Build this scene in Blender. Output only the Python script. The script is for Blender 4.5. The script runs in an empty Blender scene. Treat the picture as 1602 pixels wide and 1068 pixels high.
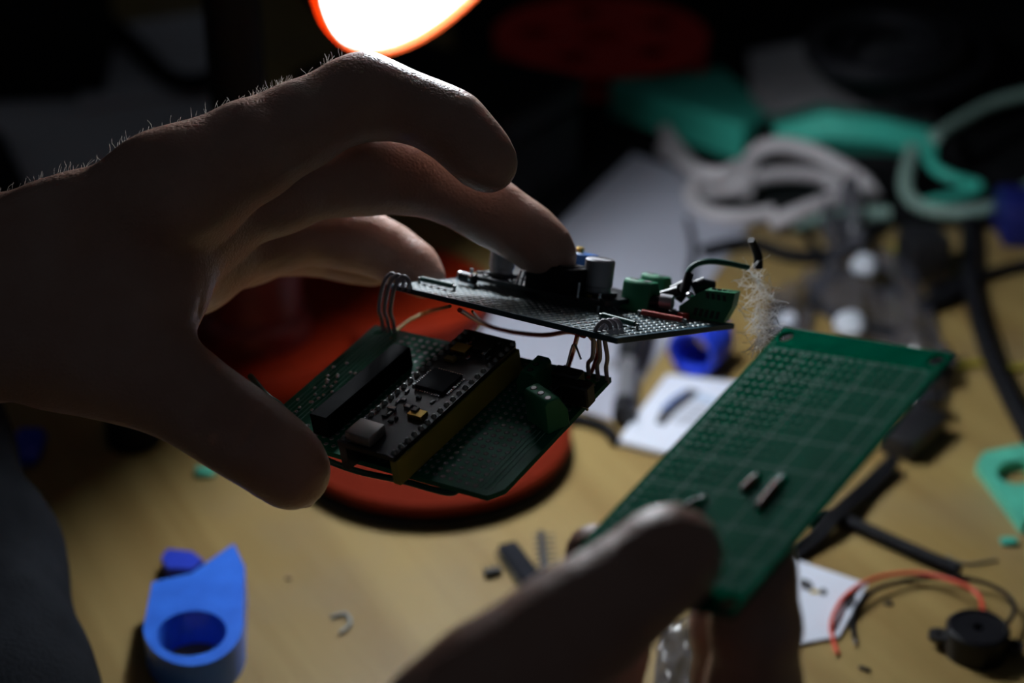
import bpy, bmesh, math, random
import numpy as np
from mathutils import Vector as V, noise as mnoise
from mathutils.geometry import tessellate_polygon

# ------------------------------------------------------------------ camera, world, exposure
FPX, CX, CY = 2800.0, 801.0, 534.0            # focal length in pixels of a 1602 x 1068 frame
CAMZ, PITCH = 0.375, math.radians(28)
scene = bpy.context.scene
COL = scene.collection
FWD = V((0, math.cos(PITCH), -math.sin(PITCH)))
UP = V((0, math.sin(PITCH), math.cos(PITCH)))
RT = V((1, 0, 0))
CAM = V((0, 0, CAMZ))
cd = bpy.data.cameras.new('camera')
cam = bpy.data.objects.new('camera', cd)
COL.objects.link(cam)
cam.location = CAM
cam.rotation_euler = (math.pi / 2 - PITCH, 0, 0)
cd.sensor_width = 22.3
cd.lens = 22.3 * FPX / 1602.0
cd.clip_start = 0.01
cd.clip_end = 20
cd.dof.use_dof = True
cd.dof.focus_distance = 0.485
cd.dof.aperture_fstop = 3.9
cd.dof.aperture_blades = 0
scene.camera = cam
w = bpy.data.worlds.new('world')
scene.world = w
w.use_nodes = True
w.node_tree.nodes['Background'].inputs['Color'].default_value = (0.75, 0.85, 1.0, 1)
w.node_tree.nodes['Background'].inputs['Strength'].default_value = 0.021
vs = scene.view_settings
vs.view_transform = 'Standard'
vs.look = 'None'
vs.gamma = 1
vs.exposure = 0.0
vs.use_curve_mapping = False
scene.cycles.use_denoising = True
scene.cycles.max_bounces = 8
scene.cycles.sample_clamp_indirect = 4
BULB_STRENGTH = 240.0
rnd = random.Random(7)

# ------------------------------------------------------------------ coordinates
def P(px, py, d):
    "point seen at pixel (px, py) at depth d along the lens axis"
    return CAM + d * (FWD + RT * ((px - CX) / FPX) + UP * ((CY - py) / FPX))
def ray_plane(px, py, o, n):
    r = FWD + RT * ((px - CX) / FPX) + UP * ((CY - py) / FPX)
    t = (o - CAM).dot(n) / r.dot(n)
    return CAM + t * r
def T(px, py, z=0.0):
    return ray_plane(px, py, V((0, 0, z)), V((0, 0, 1)))
def depth(p): return (p - CAM).dot(FWD)
def pxm(p): return depth(p) / FPX                # metres per pixel at a point
Z = V((0, 0, 1))

# ------------------------------------------------------------------ materials
def mat(name, col, rough=0.5, metal=0.0, var=0.0, vscale=60, bump=0.0, bscale=200, sss=0.0, spec=0.5,
        trans=0.0, alpha=1.0, emit=None, coat=0.0, sheen=0.0):
    m = bpy.data.materials.new(name)
    m.use_nodes = True
    nt = m.node_tree
    b = nt.nodes['Principled BSDF']
    b.inputs['Base Color'].default_value = (*col, 1)
    b.inputs['Roughness'].default_value = rough
    b.inputs['Metallic'].default_value = metal
    b.inputs['Specular IOR Level'].default_value = spec
    b.inputs['Coat Weight'].default_value = coat
    b.inputs['Sheen Weight'].default_value = sheen
    if trans: b.inputs['Transmission Weight'].default_value = trans
    if alpha < 1: b.inputs['Alpha'].default_value = alpha
    if sss:
        b.inputs['Subsurface Weight'].default_value = sss
        b.inputs['Subsurface Radius'].default_value = (1.0, 0.3, 0.15)
        b.inputs['Subsurface Scale'].default_value = 0.004
    if emit:
        b.inputs['Emission Color'].default_value = (*emit[0], 1)
        b.inputs['Emission Strength'].default_value = emit[1]
    tc = nt.nodes.new('ShaderNodeTexCoord')
    if var:
        n = nt.nodes.new('ShaderNodeTexNoise')
        n.inputs['Scale'].default_value = vscale
        n.inputs['Detail'].default_value = 4
        nt.links.new(tc.outputs['Object'], n.inputs['Vector'])
        r = nt.nodes.new('ShaderNodeValToRGB')
        r.color_ramp.elements[0].position = 0.3
        r.color_ramp.elements[1].position = 0.7
        r.color_ramp.elements[0].color = (*[c * (1 - var) for c in col], 1)
        r.color_ramp.elements[1].color = (*[min(1, c * (1 + var)) for c in col], 1)
        nt.links.new(n.outputs['Fac'], r.inputs['Fac'])
        nt.links.new(r.outputs['Color'], b.inputs['Base Color'])
    if bump:
        n = nt.nodes.new('ShaderNodeTexNoise')
        n.inputs['Scale'].default_value = bscale
        n.inputs['Detail'].default_value = 3
        nt.links.new(tc.outputs['Object'], n.inputs['Vector'])
        bp = nt.nodes.new('ShaderNodeBump')
        bp.inputs['Strength'].default_value = bump
        bp.inputs['Distance'].default_value = 0.001
        nt.links.new(n.outputs['Fac'], bp.inputs['Height'])
        nt.links.new(bp.outputs['Normal'], b.inputs['Normal'])
    return m

M = {}
M['black'] = mat('black_plastic', (0.012, 0.012, 0.014), 0.45, var=0.2)
M['black_soft'] = mat('black_rubber', (0.007, 0.007, 0.009), 0.65, var=0.2, spec=0.15)
M['black_gloss'] = mat('black_gloss', (0.008, 0.008, 0.010), 0.35, spec=0.3)
M['case'] = mat('black_case', (0.006, 0.006, 0.007), 0.7, var=0.3, vscale=20, spec=0.2)
M['silver'] = mat('tinned_metal', (0.75, 0.75, 0.78), 0.25, 1.0)
M['can'] = mat('aluminium_can', (0.32, 0.32, 0.34), 0.5, 0.6, var=0.1)
M['brass'] = mat('brass', (0.65, 0.45, 0.12), 0.35, 1.0)
M['pcb'] = mat('green_solder_mask', (0.001, 0.110, 0.055), 0.7, var=0.12, vscale=150, spec=0.0)
M['pcb_edge'] = mat('green_fibreglass_edge', (0.01, 0.16, 0.08), 0.5, spec=0.4)
M['pcb_low'] = mat('dark_green_solder_mask', (0.006, 0.12, 0.065), 0.5, var=0.15, vscale=150, spec=0.12)
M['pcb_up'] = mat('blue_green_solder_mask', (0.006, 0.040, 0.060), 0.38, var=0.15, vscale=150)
M['pcb_black'] = mat('black_solder_mask', (0.008, 0.009, 0.011), 0.35, var=0.2)
M['pad_dull'] = mat('tinned_pad', (0.26, 0.28, 0.27), 0.45, 0.9)
M['pad_green'] = mat('masked_pad', (0.003, 0.125, 0.070), 0.5, spec=0.03)
M['silk'] = mat('silkscreen_ink', (0.16, 0.34, 0.27), 0.7, spec=0.1)
M['silk_white'] = mat('white_silkscreen_ink', (0.30, 0.36, 0.35), 0.6)
M['term'] = mat('green_terminal_plastic', (0.018, 0.19, 0.085), 0.5, var=0.1, spec=0.3)
M['term_dark'] = mat('terminal_recess', (0.002, 0.012, 0.006), 0.6)
M['blue'] = mat('blue_print', (0.045, 0.20, 0.95), 0.30, var=0.15, vscale=90, bump=0.25, bscale=260, sss=0.0)
M['blue_dark'] = mat('deep_blue_plastic', (0.016, 0.05, 0.60), 0.45, var=0.1)
M['navy'] = mat('navy_plastic', (0.006, 0.010, 0.11), 0.5)
M['trim'] = mat('blue_trimmer_plastic', (0.012, 0.11, 0.38), 0.35)
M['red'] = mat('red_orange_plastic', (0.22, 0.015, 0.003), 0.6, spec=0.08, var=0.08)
M['dish_shade_red'] = mat('shaded_red_plastic', (0.115, 0.010, 0.003), 0.6, spec=0.08, var=0.08)  # red darkened to stand in for the boards' shade on the dish
M['red_dark'] = mat('dark_red_plastic', (0.15, 0.010, 0.007), 0.5, var=0.15)
M['maroon'] = mat('maroon_plastic', (0.75, 0.040, 0.032), 0.6, var=0.15, spec=0.2)
M['red_wire'] = mat('red_wire_jacket', (0.40, 0.025, 0.015), 0.4)
M['red_bright'] = mat('bright_red_wire_jacket', (0.62, 0.06, 0.025), 0.4)
M['grey_wire'] = mat('grey_wire_jacket', (0.30, 0.27, 0.29), 0.4)
M['green_wire'] = mat('dark_green_wire_jacket', (0.008, 0.07, 0.05), 0.45, spec=0.3)
M['olive_wire'] = mat('olive_wire_jacket', (0.16, 0.12, 0.02), 0.4)
M['yellow_wire'] = mat('yellow_wire_jacket', (0.35, 0.30, 0.02), 0.45)
M['white_cable'] = mat('off_white_cable_jacket', (0.50, 0.47, 0.48), 0.5, var=0.06)
M['teal_cable'] = mat('grey_green_cord', (0.22, 0.34, 0.29), 0.6, var=0.1)
M['teal'] = mat('teal_plastic', (0.05, 0.50, 0.37), 0.6, var=0.10, vscale=40)
M['mint'] = mat('mint_print', (0.10, 0.55, 0.38), 0.5, var=0.15, vscale=120, bump=0.2)
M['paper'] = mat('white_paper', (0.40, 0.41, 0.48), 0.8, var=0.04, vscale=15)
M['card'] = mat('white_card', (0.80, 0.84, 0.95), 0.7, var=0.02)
M['card_back'] = mat('card_edge', (0.55, 0.55, 0.58), 0.8)
M['ink'] = mat('dark_ink', (0.04, 0.04, 0.045), 0.7, var=0.3, vscale=200)
M['ink_blue'] = mat('blue_ink', (0.06, 0.16, 0.45), 0.7, var=0.3, vscale=200)
M['ink_sky'] = mat('pale_blue_ink', (0.50, 0.63, 0.80), 0.7)
M['ink_grey'] = mat('pale_grey_ink', (0.48, 0.50, 0.56), 0.7, var=0.1, vscale=300)
M['ink_yellow'] = mat('yellow_ink', (0.5, 0.35, 0.06), 0.7)
M['grey_sheet'] = mat('grey_cardboard', (0.66, 0.64, 0.66), 0.8, var=0.05, vscale=12)
M['grey_cloth'] = mat('grey_woven_cloth', (0.34, 0.33, 0.34), 0.95, var=0.15, vscale=90, spec=0.05)
M['cloth'] = mat('dark_grey_cloth', (0.018, 0.020, 0.024), 0.95, var=0.2, vscale=80, bump=0.4, bscale=700, spec=0.05)
M['socket'] = mat('socket_plastic', (0.003, 0.003, 0.0035), 0.8, spec=0.05)
M['shell'] = mat('dull_metal_shell', (0.35, 0.34, 0.33), 0.5, 0.9)
M['tissue'] = mat('soft_white_tissue', (0.52, 0.55, 0.60), 0.9)
M['darkening'] = mat('darkening_sheet', (0.008, 0.008, 0.009), 0.95, var=0.3, spec=0.05)
M['nail'] = mat('fingernail', (0.50, 0.32, 0.26), 0.22, coat=0.4)
def strand_mat(name, col):
    m = mat(name, col, 0.4)
    nt = m.node_tree
    tr = nt.nodes.new('ShaderNodeBsdfTranslucent'); tr.inputs['Color'].default_value = (*col, 1)
    mx = nt.nodes.new('ShaderNodeMixShader'); mx.inputs[0].default_value = 0.65
    nt.links.new(nt.nodes['Principled BSDF'].outputs[0], mx.inputs[1]); nt.links.new(tr.outputs[0], mx.inputs[2])
    nt.links.new(mx.outputs[0], nt.nodes['Material Output'].inputs['Surface'])
    return m
M['fibre'] = strand_mat('white_fibre', (0.95, 0.95, 0.95))
M['hair'] = strand_mat('fine_body_hair', (0.92, 0.88, 0.84))
M['wall'] = mat('dark_wall_paint', (0.10, 0.105, 0.12), 0.9, var=0.05, vscale=4)
M['floor'] = mat('dark_floor', (0.05, 0.05, 0.05), 0.8, var=0.2, vscale=6)
M['leg'] = mat('desk_leg_wood', (0.30, 0.20, 0.10), 0.6, var=0.2, vscale=20)
M['yellow_strip'] = mat('header_plastic', (0.30, 0.26, 0.04), 0.5)
M['chip'] = mat('chip_plastic', (0.010, 0.011, 0.016), 0.7, var=0.2, spec=0.1)

def skin_material():
    m = mat('skin', (0.44, 0.255, 0.19), 0.42, sss=0.10, spec=0.5)
    nt = m.node_tree
    b = nt.nodes['Principled BSDF']
    tc = nt.nodes.new('ShaderNodeTexCoord')
    n = nt.nodes.new('ShaderNodeTexNoise')
    n.inputs['Scale'].default_value = 45
    n.inputs['Detail'].default_value = 5
    nt.links.new(tc.outputs['Object'], n.inputs['Vector'])
    r = nt.nodes.new('ShaderNodeValToRGB')
    r.color_ramp.elements[0].position = 0.32
    r.color_ramp.elements[0].color = (0.40, 0.215, 0.155, 1)
    r.color_ramp.elements[1].position = 0.70
    r.color_ramp.elements[1].color = (0.48, 0.30, 0.235, 1)
    nt.links.new(n.outputs['Fac'], r.inputs['Fac'])
    nt.links.new(r.outputs['Color'], b.inputs['Base Color'])
    vo = nt.nodes.new('ShaderNodeTexVoronoi')
    vo.feature = 'DISTANCE_TO_EDGE'
    vo.inputs['Scale'].default_value = 750
    nt.links.new(tc.outputs['Object'], vo.inputs['Vector'])
    n2 = nt.nodes.new('ShaderNodeTexNoise')
    n2.inputs['Scale'].default_value = 260
    n2.inputs['Detail'].default_value = 4
    nt.links.new(tc.outputs['Object'], n2.inputs['Vector'])
    mx = nt.nodes.new('ShaderNodeMath'); mx.operation = 'MULTIPLY_ADD'
    mx.inputs[1].default_value = 0.6
    nt.links.new(vo.outputs['Distance'], mx.inputs[0])
    nt.links.new(n2.outputs['Fac'], mx.inputs[2])
    bp = nt.nodes.new('ShaderNodeBump')
    bp.inputs['Strength'].default_value = 0.6
    bp.inputs['Distance'].default_value = 0.0007
    nt.links.new(mx.outputs['Value'], bp.inputs['Height'])
    nt.links.new(bp.outputs['Normal'], b.inputs['Normal'])
    return m
M['skin'] = skin_material()

def wood_material(angle):
    m = bpy.data.materials.new('pale_wood')
    m.use_nodes = True
    nt = m.node_tree
    b = nt.nodes['Principled BSDF']
    b.inputs['Roughness'].default_value = 0.5
    b.inputs['Specular IOR Level'].default_value = 0.35
    tc = nt.nodes.new('ShaderNodeTexCoord')
    mp = nt.nodes.new('ShaderNodeMapping')
    mp.inputs['Rotation'].default_value = (0, 0, angle)
    nt.links.new(tc.outputs['Object'], mp.inputs['Vector'])
    st = nt.nodes.new('ShaderNodeMapping')
    st.inputs['Scale'].default_value = (3.0, 42.0, 3.0)
    nt.links.new(mp.outputs['Vector'], st.inputs['Vector'])
    n = nt.nodes.new('ShaderNodeTexNoise')
    n.inputs['Scale'].default_value = 1.0
    n.inputs['Detail'].default_value = 6
    n.inputs['Distortion'].default_value = 0.4
    nt.links.new(st.outputs['Vector'], n.inputs['Vector'])
    r = nt.nodes.new('ShaderNodeValToRGB')
    r.color_ramp.elements[0].position = 0.34
    r.color_ramp.elements[0].color = (0.235, 0.150, 0.047, 1)
    r.color_ramp.elements[1].position = 0.60
    r.color_ramp.elements[1].color = (0.335, 0.235, 0.084, 1)
    nt.links.new(n.outputs['Fac'], r.inputs['Fac'])
    # worn grey smudges
    s = nt.nodes.new('ShaderNodeTexNoise')
    s.inputs['Scale'].default_value = 11
    s.inputs['Detail'].default_value = 5
    nt.links.new(tc.outputs['Object'], s.inputs['Vector'])
    sr = nt.nodes.new('ShaderNodeValToRGB')
    sr.color_ramp.elements[0].position = 0.52
    sr.color_ramp.elements[0].color = (0, 0, 0, 1)
    sr.color_ramp.elements[1].position = 0.72
    sr.color_ramp.elements[1].color = (0.5, 0.5, 0.5, 1)
    nt.links.new(s.outputs['Fac'], sr.inputs['Fac'])
    mx = nt.nodes.new('ShaderNodeMix'); mx.data_type = 'RGBA'
    nt.links.new(sr.outputs['Color'], mx.inputs[0])
    nt.links.new(r.outputs['Color'], mx.inputs[6])
    mx.inputs[7].default_value = (0.24, 0.19, 0.12, 1)
    nt.links.new(mx.outputs[2], b.inputs['Base Color'])
    bp = nt.nodes.new('ShaderNodeBump')
    bp.inputs['Strength'].default_value = 0.08
    bp.inputs['Distance'].default_value = 0.001
    nt.links.new(n.outputs['Fac'], bp.inputs['Height'])
    nt.links.new(bp.outputs['Normal'], b.inputs['Normal'])
    return m

def plastic_film(name, tint, opacity):
    m = bpy.data.materials.new(name)
    m.use_nodes = True
    nt = m.node_tree
    b = nt.nodes['Principled BSDF']
    b.inputs['Base Color'].default_value = (*tint, 1)
    b.inputs['Roughness'].default_value = 0.22
    b.inputs['Specular IOR Level'].default_value = 0.8
    b.inputs['Alpha'].default_value = opacity
    tc = nt.nodes.new('ShaderNodeTexCoord')
    n = nt.nodes.new('ShaderNodeTexNoise')
    n.inputs['Scale'].default_value = 70
    n.inputs['Detail'].default_value = 4
    nt.links.new(tc.outputs['Object'], n.inputs['Vector'])
    bp = nt.nodes.new('ShaderNodeBump')
    bp.inputs['Strength'].default_value = 0.7
    bp.inputs['Distance'].default_value = 0.002
    nt.links.new(n.outputs['Fac'], bp.inputs['Height'])
    nt.links.new(bp.outputs['Normal'], b.inputs['Normal'])
    return m
M['film'] = plastic_film('clear_plastic_film', (0.10, 0.10, 0.12), 0.42)
M['film_dark'] = plastic_film('smoky_plastic_film', (0.05, 0.05, 0.06), 0.6)

# ------------------------------------------------------------------ object helpers
WO = {}
def mk(name, vf, m, parent=None, label=None, cat=None, group=None, kind=None, smooth=40, origin=None):
    vs_, fs_ = vf
    a = np.array([tuple(v) for v in vs_], dtype=float)
    lo, hi = a.min(0), a.max(0)
    if origin is None:
        origin = V(((lo[0] + hi[0]) / 2, (lo[1] + hi[1]) / 2, lo[2] if parent is None else (lo[2] + hi[2]) / 2))
    q = a - a.mean(0)
    vol = sum(float(np.dot(q[f[0]], np.cross(q[f[i]], q[f[i + 1]]))) for f in fs_ for i in range(1, len(f) - 1)) if len(fs_) < 40000 else 1
    if vol < 0: fs_ = [tuple(f)[::-1] for f in fs_]
    me = bpy.data.meshes.new(name)
    me.from_pydata((a - np.array(origin)).tolist(), [], [list(f) for f in fs_])
    me.materials.append(m)
    me.validate()
    me.polygons.foreach_set('use_smooth', [True] * len(me.polygons))
    if smooth < 180: me.set_sharp_from_angle(angle=math.radians(smooth))
    o = bpy.data.objects.new(name, me)
    COL.objects.link(o)
    if parent is not None:
        o.parent = parent
        o.location = origin - WO[parent.name]
    else:
        o.location = origin
    WO[o.name] = V(origin)
    tag(o, label, cat, group, kind)
    return o
def tag(o, label=None, cat=None, group=None, kind=None):
    if label: o['label'] = label
    if cat: o['category'] = cat
    if group: o['group'] = group
    if kind: o['kind'] = kind
def thing(name, label, cat, loc, group=None):
    o = bpy.data.objects.new(name, None)
    o.empty_display_size = 0.01
    COL.objects.link(o)
    o.location = loc
    WO[o.name] = V(loc)
    tag(o, label, cat, group)
    return o

# ------------------------------------------------------------------ shape helpers (all return verts, faces in world space)
def merge(*parts):
    vs_, fs_ = [], []
    for p in parts:
        k = len(vs_)
        vs_.extend(p[0]); fs_.extend([tuple(i + k for i in f) for f in p[1]])
    return vs_, fs_
def frame(ez, ex=None):
    ez = V(ez).normalized()
    ex = V(ex) if ex is not None else (V((1, 0, 0)) if abs(ez.x) < 0.9 else V((0, 1, 0)))
    ex = (ex - ez * ex.dot(ez)).normalized()
    return ex, ez.cross(ex), ez
def from_bm(bm):
    bm.verts.index_update()
    r = [v.co.copy() for v in bm.verts], [tuple(v.index for v in f.verts) for f in bm.faces]
    bm.free()
    return r
def hexa(c, bevel=0.0, seg=1):
    "eight corners: four of the bottom loop, then four of the top loop"
    bm = bmesh.new()
    vv = [bm.verts.new(V(p)) for p in c]
    for f in ((3, 2, 1, 0), (4, 5, 6, 7), (0, 1, 5, 4), (1, 2, 6, 5), (2, 3, 7, 6), (3, 0, 4, 7)):
        bm.faces.new([vv[i] for i in f])
    bmesh.ops.recalc_face_normals(bm, faces=bm.faces)
    if bevel: bmesh.ops.bevel(bm, geom=bm.edges[:], offset=bevel, segments=seg, affect='EDGES', profile=0.5)
    return from_bm(bm)
def box(o, sx, sy, sz, ez=Z, ex=None, bevel=0.0, seg=1):
    "box whose base centre is o"
    X, Y, N = frame(ez, ex)
    c = []
    for h in (0, sz):
        for a, b in ((-1, -1), (1, -1), (1, 1), (-1, 1)):
            c.append(o + X * (a * sx / 2) + Y * (b * sy / 2) + N * h)
    return hexa(c, bevel, seg)
def lathe(prof, o, ez=Z, ex=None, n=32):
    X, Y, N = frame(ez, ex)
    vs_, fs_ = [], []
    k = len(prof)
    for i in range(n):
        a = 2 * math.pi * i / n
        d = X * math.cos(a) + Y * math.sin(a)
        for r, h in prof: vs_.append(o + d * max(r, 1e-6) + N * h)
    for i in range(n):
        j = (i + 1) % n
        for q in range(k - 1):
            fs_.append((i * k + q, j * k + q, j * k + q + 1, i * k + q + 1))
    return vs_, fs_
def cyl(o, r, h, ez=Z, n=24, bevel=0.0, r2=None):
    r2 = r if r2 is None else r2
    b = bevel
    if b: prof = [(0, 0), (r - b, 0), (r, b), (r2, h - b), (r2 - b, h), (0, h)]
    else: prof = [(0, 0), (r, 0), (r2, h), (0, h)]
    return lathe(prof, o, ez, None, n)
def spline(pts, per=8):
    pts = [V(p) for p in pts]
    if len(pts) < 3: return [pts[0].lerp(pts[-1], i / per) for i in range(per + 1)]
    q = [pts[0] * 2 - pts[1]] + pts + [pts[-1] * 2 - pts[-2]]
    out = []
    for i in range(1, len(q) - 2):
        a, b, c, d = q[i - 1], q[i], q[i + 1], q[i + 2]
        for s in range(per):
            t = s / per
            out.append(0.5 * (2 * b + (c - a) * t + (2 * a - 5 * b + 4 * c - d) * t * t + (3 * b - a - 3 * c + d) * t ** 3))
    out.append(pts[-1])
    return out
def tube(pts, r, n=10, per=8, smooth=True, flat=1.0):
    c = spline(pts, per) if smooth else [V(p) for p in pts]
    m = len(c)
    rad = (lambda i: r(i / (m - 1))) if callable(r) else (lambda i: r)
    vs_, fs_ = [], []
    t = (c[1] - c[0]).normalized()
    X, Y, _ = frame(t)
    for i in range(m):
        t = (c[min(i + 1, m - 1)] - c[max(i - 1, 0)]).normalized()
        X = (X - t * X.dot(t)).normalized(); Y = t.cross(X)
        for k in range(n):
            a = 2 * math.pi * k / n
            vs_.append(c[i] + (X * math.cos(a) + Y * math.sin(a) * flat) * rad(i))
    for i in range(m - 1):
        for k in range(n):
            l = (k + 1) % n
            fs_.append((i * n + k, i * n + l, (i + 1) * n + l, (i + 1) * n + k))
    fs_.append(tuple(range(n - 1, -1, -1)))
    fs_.append(tuple(range((m - 1) * n, m * n)))
    return vs_, fs_
def prism(outer, holes, f, h):
    "outline and holes in (u, v), placed by f(u, v, height)"
    loops = [outer] + holes
    flat = [p for l in loops for p in l]
    tris = tessellate_polygon([[V((p[0], p[1], 0)) for p in l] for l in loops])
    n = len(flat)
    vs_ = [f(p[0], p[1], h) for p in flat] + [f(p[0], p[1], 0) for p in flat]
    fs_ = []
    for t in tris:
        a, b, c = [flat[i] for i in t]
        s = (b[0] - a[0]) * (c[1] - a[1]) - (b[1] - a[1]) * (c[0] - a[0])
        if s < 0: t = (t[0], t[2], t[1])
        fs_.append(tuple(t)); fs_.append((t[2] + n, t[1] + n, t[0] + n))
    k = 0
    for l in loops:
        m = len(l)
        for i in range(m):
            j = (i + 1) % m
            fs_.append((k + i, k + i + n, k + j + n, k + j))
        k += m
    bm = bmesh.new()
    vv = [bm.verts.new(v) for v in vs_]
    for q in fs_:
        try: bm.faces.new([vv[i] for i in q])
        except ValueError: pass
    bmesh.ops.recalc_face_normals(bm, faces=bm.faces)
    return from_bm(bm)
def circle(u, v, r, n=20, ry=None, a0=0.0):
    ry = r if ry is None else ry
    return [(u + r * math.cos(a0 + 2 * math.pi * i / n), v + ry * math.sin(a0 + 2 * math.pi * i / n)) for i in range(n)]
def sheet(q, thick, nx=10, ny=10, bend=None):
    "thin sheet over four corners (0,0) (1,0) (1,1) (0,1), raised by bend(u, v)"
    vs_, fs_ = [], []
    for h in (thick, 0):
        for j in range(ny + 1):
            for i in range(nx + 1):
                u, v = i / nx, j / ny
                p = (q[0] * (1 - u) + q[1] * u) * (1 - v) + (q[3] * (1 - u) + q[2] * u) * v
                vs_.append(p + Z * (h + (bend(u, v) if bend else 0)))
    W = nx + 1; N = W * (ny + 1)
    for j in range(ny):
        for i in range(nx):
            a = j * W + i
            fs_.append((a, a + 1, a + W + 1, a + W))
            fs_.append((a + N + W, a + N + W + 1, a + N + 1, a + N))
    rim = [i for i in range(W)] + [j * W + nx for j in range(1, ny + 1)] + [ny * W + i for i in range(nx - 1, -1, -1)] + [j * W for j in range(ny - 1, 0, -1)]
    for i in range(len(rim)):
        a, b = rim[i], rim[(i + 1) % len(rim)]
        fs_.append((a, a + N, b + N, b))
    return vs_, fs_
def ellipsoid(c, ax, rx, ry, rz, n=16, m=10):
    X, Y, N = ax
    vs_, fs_ = [], []
    for j in range(m + 1):
        th = math.pi * j / m
        for i in range(n):
            a = 2 * math.pi * i / n
            vs_.append(c + X * (rx * math.sin(th) * math.cos(a)) + Y * (ry * math.sin(th) * math.sin(a)) + N * (rz * math.cos(th)))
    for j in range(m):
        for i in range(n):
            k = (i + 1) % n
            fs_.append((j * n + i, (j + 1) * n + i, (j + 1) * n + k, j * n + k))
    return vs_, fs_
def plane_frame(q):
    "local frame of a board from its four corners: origin, along, across, normal towards the lens side"
    X = (q[1] - q[0]).normalized()
    N = X.cross(q[3] - q[0]).normalized()
    if N.dot(CAM - q[0]) < 0: N = -N
    return X, N.cross(X), N

# ------------------------------------------------------------------ smooth bodies: signed distance of tapered limbs -> surface nets
def smin(a, b, k):
    h = np.clip(0.5 + 0.5 * (b - a) / k, 0, 1)
    return b * (1 - h) + a * h - k * h * (1 - h)
def cap_sdf(G, a, b, ra, rb):
    ab = b - a
    L = float(ab @ ab) + 1e-12
    t = np.clip(((G[0] - a[0]) * ab[0] + (G[1] - a[1]) * ab[1] + (G[2] - a[2]) * ab[2]) / L, 0, 1)
    dx = G[0] - a[0] - t * ab[0]; dy = G[1] - a[1] - t * ab[1]; dz = G[2] - a[2] - t * ab[2]
    return np.sqrt(dx * dx + dy * dy + dz * dz) - (ra + (rb - ra) * t)
def body_mesh(core, limbs, h, k_core, k_join, k_limb=0.004, dents=()):
    """core and limbs: chains of (point, radius); every limb melts into the core, limbs stay apart from each other"""
    allp = [n for ch in core + limbs for n in ch]
    pts = np.array([tuple(p) for p, r in allp]); rr = np.array([r for p, r in allp])
    lo = (pts - rr[:, None]).min(0) - 4 * h; hi = (pts + rr[:, None]).max(0) + 4 * h
    n = np.ceil((hi - lo) / h).astype(int) + 1
    ax = [(lo[i] + h * np.arange(n[i])).astype(np.float32) for i in range(3)]
    def sub(ch, pad):
        p = np.array([tuple(q) for q, r in ch]); r = np.array([q[1] for q in ch])
        a = np.clip(np.floor(((p - r[:, None]).min(0) - pad - lo) / h).astype(int), 0, n - 1)
        b = np.clip(np.ceil(((p + r[:, None]).max(0) + pad - lo) / h).astype(int) + 1, 1, n)
        sl = tuple(slice(a[i], b[i]) for i in range(3))
        g = (ax[0][sl[0]][:, None, None], ax[1][sl[1]][None, :, None], ax[2][sl[2]][None, None, :])
        return sl, g
    C = np.full(tuple(n), 0.05, np.float32)
    for ch in core:
        for (p, r), (p2, r2) in zip(ch[:-1], ch[1:]):
            sl, g = sub([(p, r), (p2, r2)], k_core + 2 * h)
            d = cap_sdf(g, np.array(p), np.array(p2), r, r2)
            C[sl] = smin(C[sl], d, k_core)
    S = C.copy()
    for ch in limbs:
        sl, g = sub(ch, k_join + 2 * h)
        L = None
        for (p, r), (p2, r2) in zip(ch[:-1], ch[1:]):
            d = cap_sdf(g, np.array(p), np.array(p2), r, r2)
            L = d if L is None else smin(L, d, k_limb)
        S[sl] = np.minimum(S[sl], smin(C[sl], L, k_join))
    for p, p2, r, k in dents:                    # soft grooves: a thin capsule taken away
        sl, g = sub([(p, r), (p2, r)], k + 2 * h)
        d = cap_sdf(g, np.array(p), np.array(p2), r, r)
        S[sl] = -smin(-S[sl], d, k)
    ins = S < 0
    # surface nets
    c = [slice(0, -1), slice(1, None)]
    cnt = sum(ins[c[i], c[j], c[l]].astype(np.int8) for i in (0, 1) for j in (0, 1) for l in (0, 1))
    act = np.argwhere((cnt > 0) & (cnt < 8))
    idx = -np.ones(cnt.shape, np.int32)
    idx[tuple(act.T)] = np.arange(len(act))
    acc = np.zeros((len(act), 3)); num = np.zeros(len(act))
    corners = [(i, j, l) for i in (0, 1) for j in (0, 1) for l in (0, 1)]
    for A in corners:
        for B in corners:
            if sum(B) == sum(A) + 1 and all(y >= x for x, y in zip(A, B)):
                s0 = S[tuple((act + A).T)]; s1 = S[tuple((act + B).T)]
                m_ = (s0 < 0) != (s1 < 0)
                t = np.where(m_, s0 / np.where(m_, s0 - s1, 1), 0)
                pt = np.array(A)[None] + t[:, None] * (np.array(B) - np.array(A))[None]
                acc += pt * m_[:, None]; num += m_
    vv = lo + h * (act + acc / num[:, None])
    faces = []
    for axis in range(3):
        o1, o2 = (axis + 1) % 3, (axis + 2) % 3
        s0 = [slice(None)] * 3; s1 = [slice(None)] * 3
        s0[axis] = slice(0, -1); s1[axis] = slice(1, None)
        a_, b_ = ins[tuple(s0)], ins[tuple(s1)]
        e = np.argwhere(a_ != b_)
        e = e[(e[:, o1] > 0) & (e[:, o2] > 0) & (e[:, o1] < n[o1] - 1) & (e[:, o2] < n[o2] - 1)]
        def cell(d1, d2):
            q = e.copy(); q[:, o1] -= d1; q[:, o2] -= d2
            return idx[tuple(q.T)]
        f = np.stack([cell(1, 1), cell(0, 1), cell(0, 0), cell(1, 0)], 1)
        flip = ~a_[tuple(e.T)]
        f[flip] = f[flip][:, ::-1]
        faces.append(f)
    f = np.concatenate(faces)
    f = f[(f >= 0).all(1)]
    return vv, f
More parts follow.
